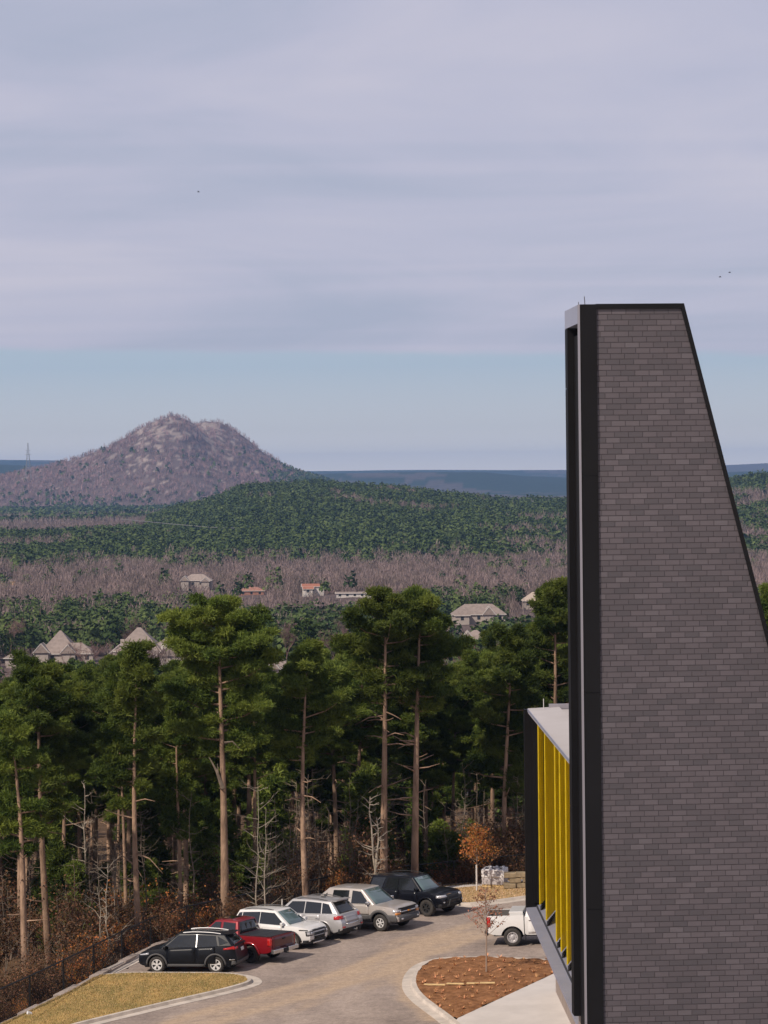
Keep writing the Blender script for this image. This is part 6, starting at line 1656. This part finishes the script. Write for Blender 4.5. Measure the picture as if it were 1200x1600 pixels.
def house(name, label, px, pyridge, d, parts, cat='house', rz=0.0, wallm=stucco, rm=None):
    """parts: list of (cx, cy, w, d, wallh, roofh, gable, rz)"""
    x = (px-600)/F*d; top_ = max(p[4]+p[5] for p in parts); zr = ztop_at(px, pyridge, d)
    o = thing(name, label, cat, (x, d, zr-top_), rz, 'houses in the valley')
    mw = MB(); mr_ = MB(); mg = MB(); mt_ = MB()
    for (cx_, cy_, w_, d_, wh, rh, gb_, prz) in parts:
        mw.box((cx_, cy_, wh/2-6), (w_, d_, wh+12), prz); hip(mr_, cx_, cy_, w_, d_, wh+0.01, rh, 0.5, gb_, prz)
        ca, sa = math.cos(prz), math.sin(prz)
        if gb_:
            for sgn in (1, -1):   # gable walls
                ex = sgn*(w_/2+0.0); tri = [(ex, -d_/2, wh-.02), (ex, d_/2, wh-.02), (ex, 0, wh+rh*0.93)]
                tri = [(cx_+a*ca-b_*sa, cy_+a*sa+b_*ca, z) for a, b_, z in tri]; mw.prism(tri, (sgn*0.25*ca, sgn*0.25*sa, 0))
                for s2 in (1, -1):
                    e0 = (ex+sgn*.5, s2*(d_/2+.5), wh-.1); e1 = (ex+sgn*.5, 0, wh+rh-.05)
                    pp = [(cx_+a*ca-b_*sa, cy_+a*sa+b_*ca, z) for a, b_, z in (e0, e1)]; mt_.tube(pp, 0.14, 4)
        nwin = max(1, int(w_/3.2))
        for k in range(nwin):
            lx = -w_/2+(k+.5)*w_/nwin; ly = -d_/2-0.02; mg.box((cx_+lx*ca-ly*sa, cy_+lx*sa+ly*ca, wh*0.62), (1.1, 0.06, 1.3), prz)
        mt_.box((cx_+(-(-d_/2-0.5))*sa*1, cy_+(-d_/2-0.5)*ca, wh-0.05), (w_+1.0, 0.06, 0.22), prz)
    mw.build('wall', wallm, o); mr_.build('roof', rm or roofm, o); mg.build('window', winm, o); mt_.build('trim', whitet, o)
    return o
o = house('house', 'large pale house with steep pyramid roof left of the tallest pine', 222, 981, 720, [(-1.5, 2, 13, 12, 4.2, 6.4, False, 0), (6.5, 4, 10, 10, 4, 3.6, False, 0), (-6.5, -1, 5, 6, 3.2, 3.0, True, 1.57), (8, -6, 7, 7, 3.0, 3.0, True, 1.57), (1, -3.5, 10, 6, 3.4, 1.4, False, 0), (-4, -8, 7, 5, 2.8, 2.2, True, 1.57)])
MB().box((-6.2, 1, 5.0), (1.2, 1.2, 4.6)).build('chimney', stucco, o)
MB().box((6.0, -2.2, 4.4), (1.6, 1.2, 3.4)).build('chimney', whitet, o)
o = house('house', 'brown roofed house with two small gables at the far left of the valley', 90, 986, 740, [(0, 3, 9, 9, 4, 5.4, False, 0), (2, -2, 17, 7, 3.0, 3.0, False, 0), (3.5, -5, 5, 4, 3.2, 2.6, True, 1.57), (-4.5, -4.5, 4, 4, 3.4, 2.8, True, 1.57)])
house('house', 'small grey roof just showing above the left edge pines', 24, 1016, 700, [(0, 0, 6, 6, 2.5, 2.0, False, 0)])
o = house('house', 'grey roofed house with white gable in the distant bare wood', 304, 897, 1290, [(1, 0, 15, 9, 4, 3.2, False, 0), (-5, -5, 5, 4, 4, 2.6, True, 1.57), (5.5, -5, 4, 4, 3.5, 2.0, True, 1.57)])
house('house', 'low orange brown building left of the red roofed one in the bare wood', 392, 917, 1210, [(0, 0, 12, 7, 2.6, 1.8, False, 0)], wallm=brickm, rm=brickm)
house('house', 'white walled building with flat rust red roof in the bare wood', 488, 912, 1180, [(0, 0, 10, 8, 3.6, 1.2, True, 0), (-2.2, -5, 4.5, 4, 2.6, 1.0, True, 0)], wallm=whitet, rm=mat('rust_roof', (0.33, 0.13, 0.08), 0.8, var=.1, scale=1))
house('warehouse', 'long low pale shed left of centre in the bare wood', 553, 924.5, 1150, [(0, 0, 17, 6, 1.7, 0.6, True, 0)], cat='shed', wallm=whitet)
house('house', 'long brown roofed house with white gable right of the two tall pines', 746, 944, 900, [(0, 2, 19, 9, 3.0, 3.6, False, 0), (3.6, -3.5, 5, 4, 3.0, 3.0, True, 1.57), (-6, -3, 5, 3, 2.8, 2.2, False, 0)])
house('house', 'brick gabled house peeking over the pines right of centre', 736, 984, 790, [(1, 0, 8, 7, 3.2, 3.0, False, 0), (-1.6, -4, 5.5, 4, 3.0, 3.3, True, 1.57)], wallm=brickm)
house('house', 'small beige gable peeking between the pines in the middle', 432, 1028, 560, [(0.5, 0, 5, 5, 2.6, 2.0, False, 0), (-1, -3, 3, 2.5, 2.4, 2.0, True, 1.57)])
house('house', 'tiny red brick gable behind the tallest pine', 308, 1024, 560, [(0, 0, 3.5, 4, 2.4, 2.2, True, 1.57)], wallm=brickm)
house('house', 'pale roof beside the pine at the tower', 836, 925, 1020, [(0, 0, 11, 8, 3.0, 3.4, False, 0)], rm=mat('tan_roof', (0.42, 0.34, 0.28), .9, var=.1, scale=1))
# valley road light strips
road = mat('pale_road', (0.55, 0.50, 0.46), 0.9, var=0.1, scale=0.2)
def ribbon(name, pts, wd, m, lab, h=0.5):
    mb = MB(); vs = []
    for i, (px_, d) in enumerate(pts):
        x = (px_-600)/F*d; z = tz(x, d)+h; vs += [(x, d-wd/2, z-0.3), (x, d+wd/2, z+0.3)]
    mb.grid(vs, len(pts), 2); return tag(mb.build(name, m), lab, name.replace('_', ' '), kind='structure')
ribbon('road', [(520+i*10, 1085+max(0, i-8)*6) for i in range(16)], 8, road, 'pale valley road running behind the bare wood', 3.0)
ribbon('road', [(760+i*10, 1185+i) for i in range(15)], 8, road, 'second pale stretch of valley road at right', 3.0)
# lattice tower at far left
x = (45-600)/F*4700; mst = mat('lattice_steel', (0.25, 0.25, 0.27), 0.6); zt = ztop_at(45, 692, 4700); zb_ = zt-52
o = thing('lattice_tower', 'thin lattice mast on the ridge at the far left', 'tower', (x, 4700, zb_))
mb = MB(); hw0 = 5.5
for sx, sy in ((1, 1), (1, -1), (-1, 1), (-1, -1)): mb.tube([(sx*hw0, sy*hw0, -15), (sx*1.6, sy*1.6, 34), (sx*.35, sy*.35, 52)], .36, 4)
mb.build('legs', mst, o); mb = MB()
for k in range(9):
    z = k*4; a = hw0-(hw0-1.6)*(z+0)/34 if z < 34 else 1.2; z2 = z+4; a2 = max(1.2, hw0-(hw0-1.6)*z2/34)
    mb.tube([(-a, -a, z), (a2, -a2, z2)], .2, 3).tube([(a, -a, z), (-a2, -a2, z2)], .2, 3)
for z, l in ((30, 6), (38, 5)): mb.tube([(-l, 0, z), (l, 0, z)], .3, 4)
mb.build('cross_bracing', mst, o)
# power line over the hill
pl = [(188, 811, 2150), (260, 818, 2080), (330, 824, 2030), (430, 827, 1990)]
pts = [P(a, b_, d) for a, b_, d in pl]; mb = MB(); mb.tube(pts, 0.24, 4, cap=False)
o = mb.build('power_line', mat('cable', (0.20, 0.20, 0.20), .7), fix=False); tag(o, 'thin pale cable running across the face of the green hill', 'power line')
p = P(830, 786, 2640); o = thing('utility_pole', 'lone pole with crossarm on the crest of the green hill', 'utility pole', (p.x, p.y, p.z-16)); mb = MB().tube([(0, 0, 0), (0, 0, 21)], .45, 5); mb.build('pole', mst, o); MB().box((0, 0, 18), (6, .5, .6)).build('crossarm', mst, o)
# birds
def bird(px_, py_, d, lab, s=1.0):
    p = P(px_, py_, d); o = thing('bird', lab, 'bird', p, 0, 'birds in the sky'); m = mat('dark_feather', (0.03, 0.03, 0.035), .8)
    MB().tube([(-.22*s, 0, 0), (-.1*s, 0, .02), (.08*s, 0, .03), (.24*s, 0, 0)], [.01, .055*s, .06*s, .01], 6).build('body', m, o)
    for sd_ in (1, -1):
        mb = MB(); mb.prism([(.08*s, sd_*.03, .03), (.10*s, sd_*.3*s, .14*s), (-.02*s, sd_*.6*s, .10*s), (-.08*s, sd_*.3*s, .12*s), (-.1*s, sd_*.03, .03)], (0, 0, .012)); mb.build('wing', m, o)
bird(310, 300, 420, 'single dark bird high over the mountain'); bird(1125, 433, 400, 'left bird of the pair above the tower'); bird(1140, 426, 400, 'right bird of the pair above the tower')

# ================================================================== HAZE
hz = MB().box((0, 8700, 20), (30000, 18000, 330)); ho = hz.build('haze', None)
hm = bpy.data.materials.new('haze'); hm.use_nodes = True; t = hm.node_tree; t.nodes.remove(t.nodes['Principled BSDF'])
pv = nd('ShaderNodeVolumePrincipled', t); pv.inputs['Color'].default_value = (0.30, 0.52, 0.95, 1); pv.inputs['Density'].default_value = 0.000055; pv.inputs['Anisotropy'].default_value = 0.0
t.links.new(pv.outputs[0], t.nodes['Material Output'].inputs['Volume']); ho.data.materials.append(hm); tag(ho, 'thin blue air haze over the valley', 'haze', kind='stuff')
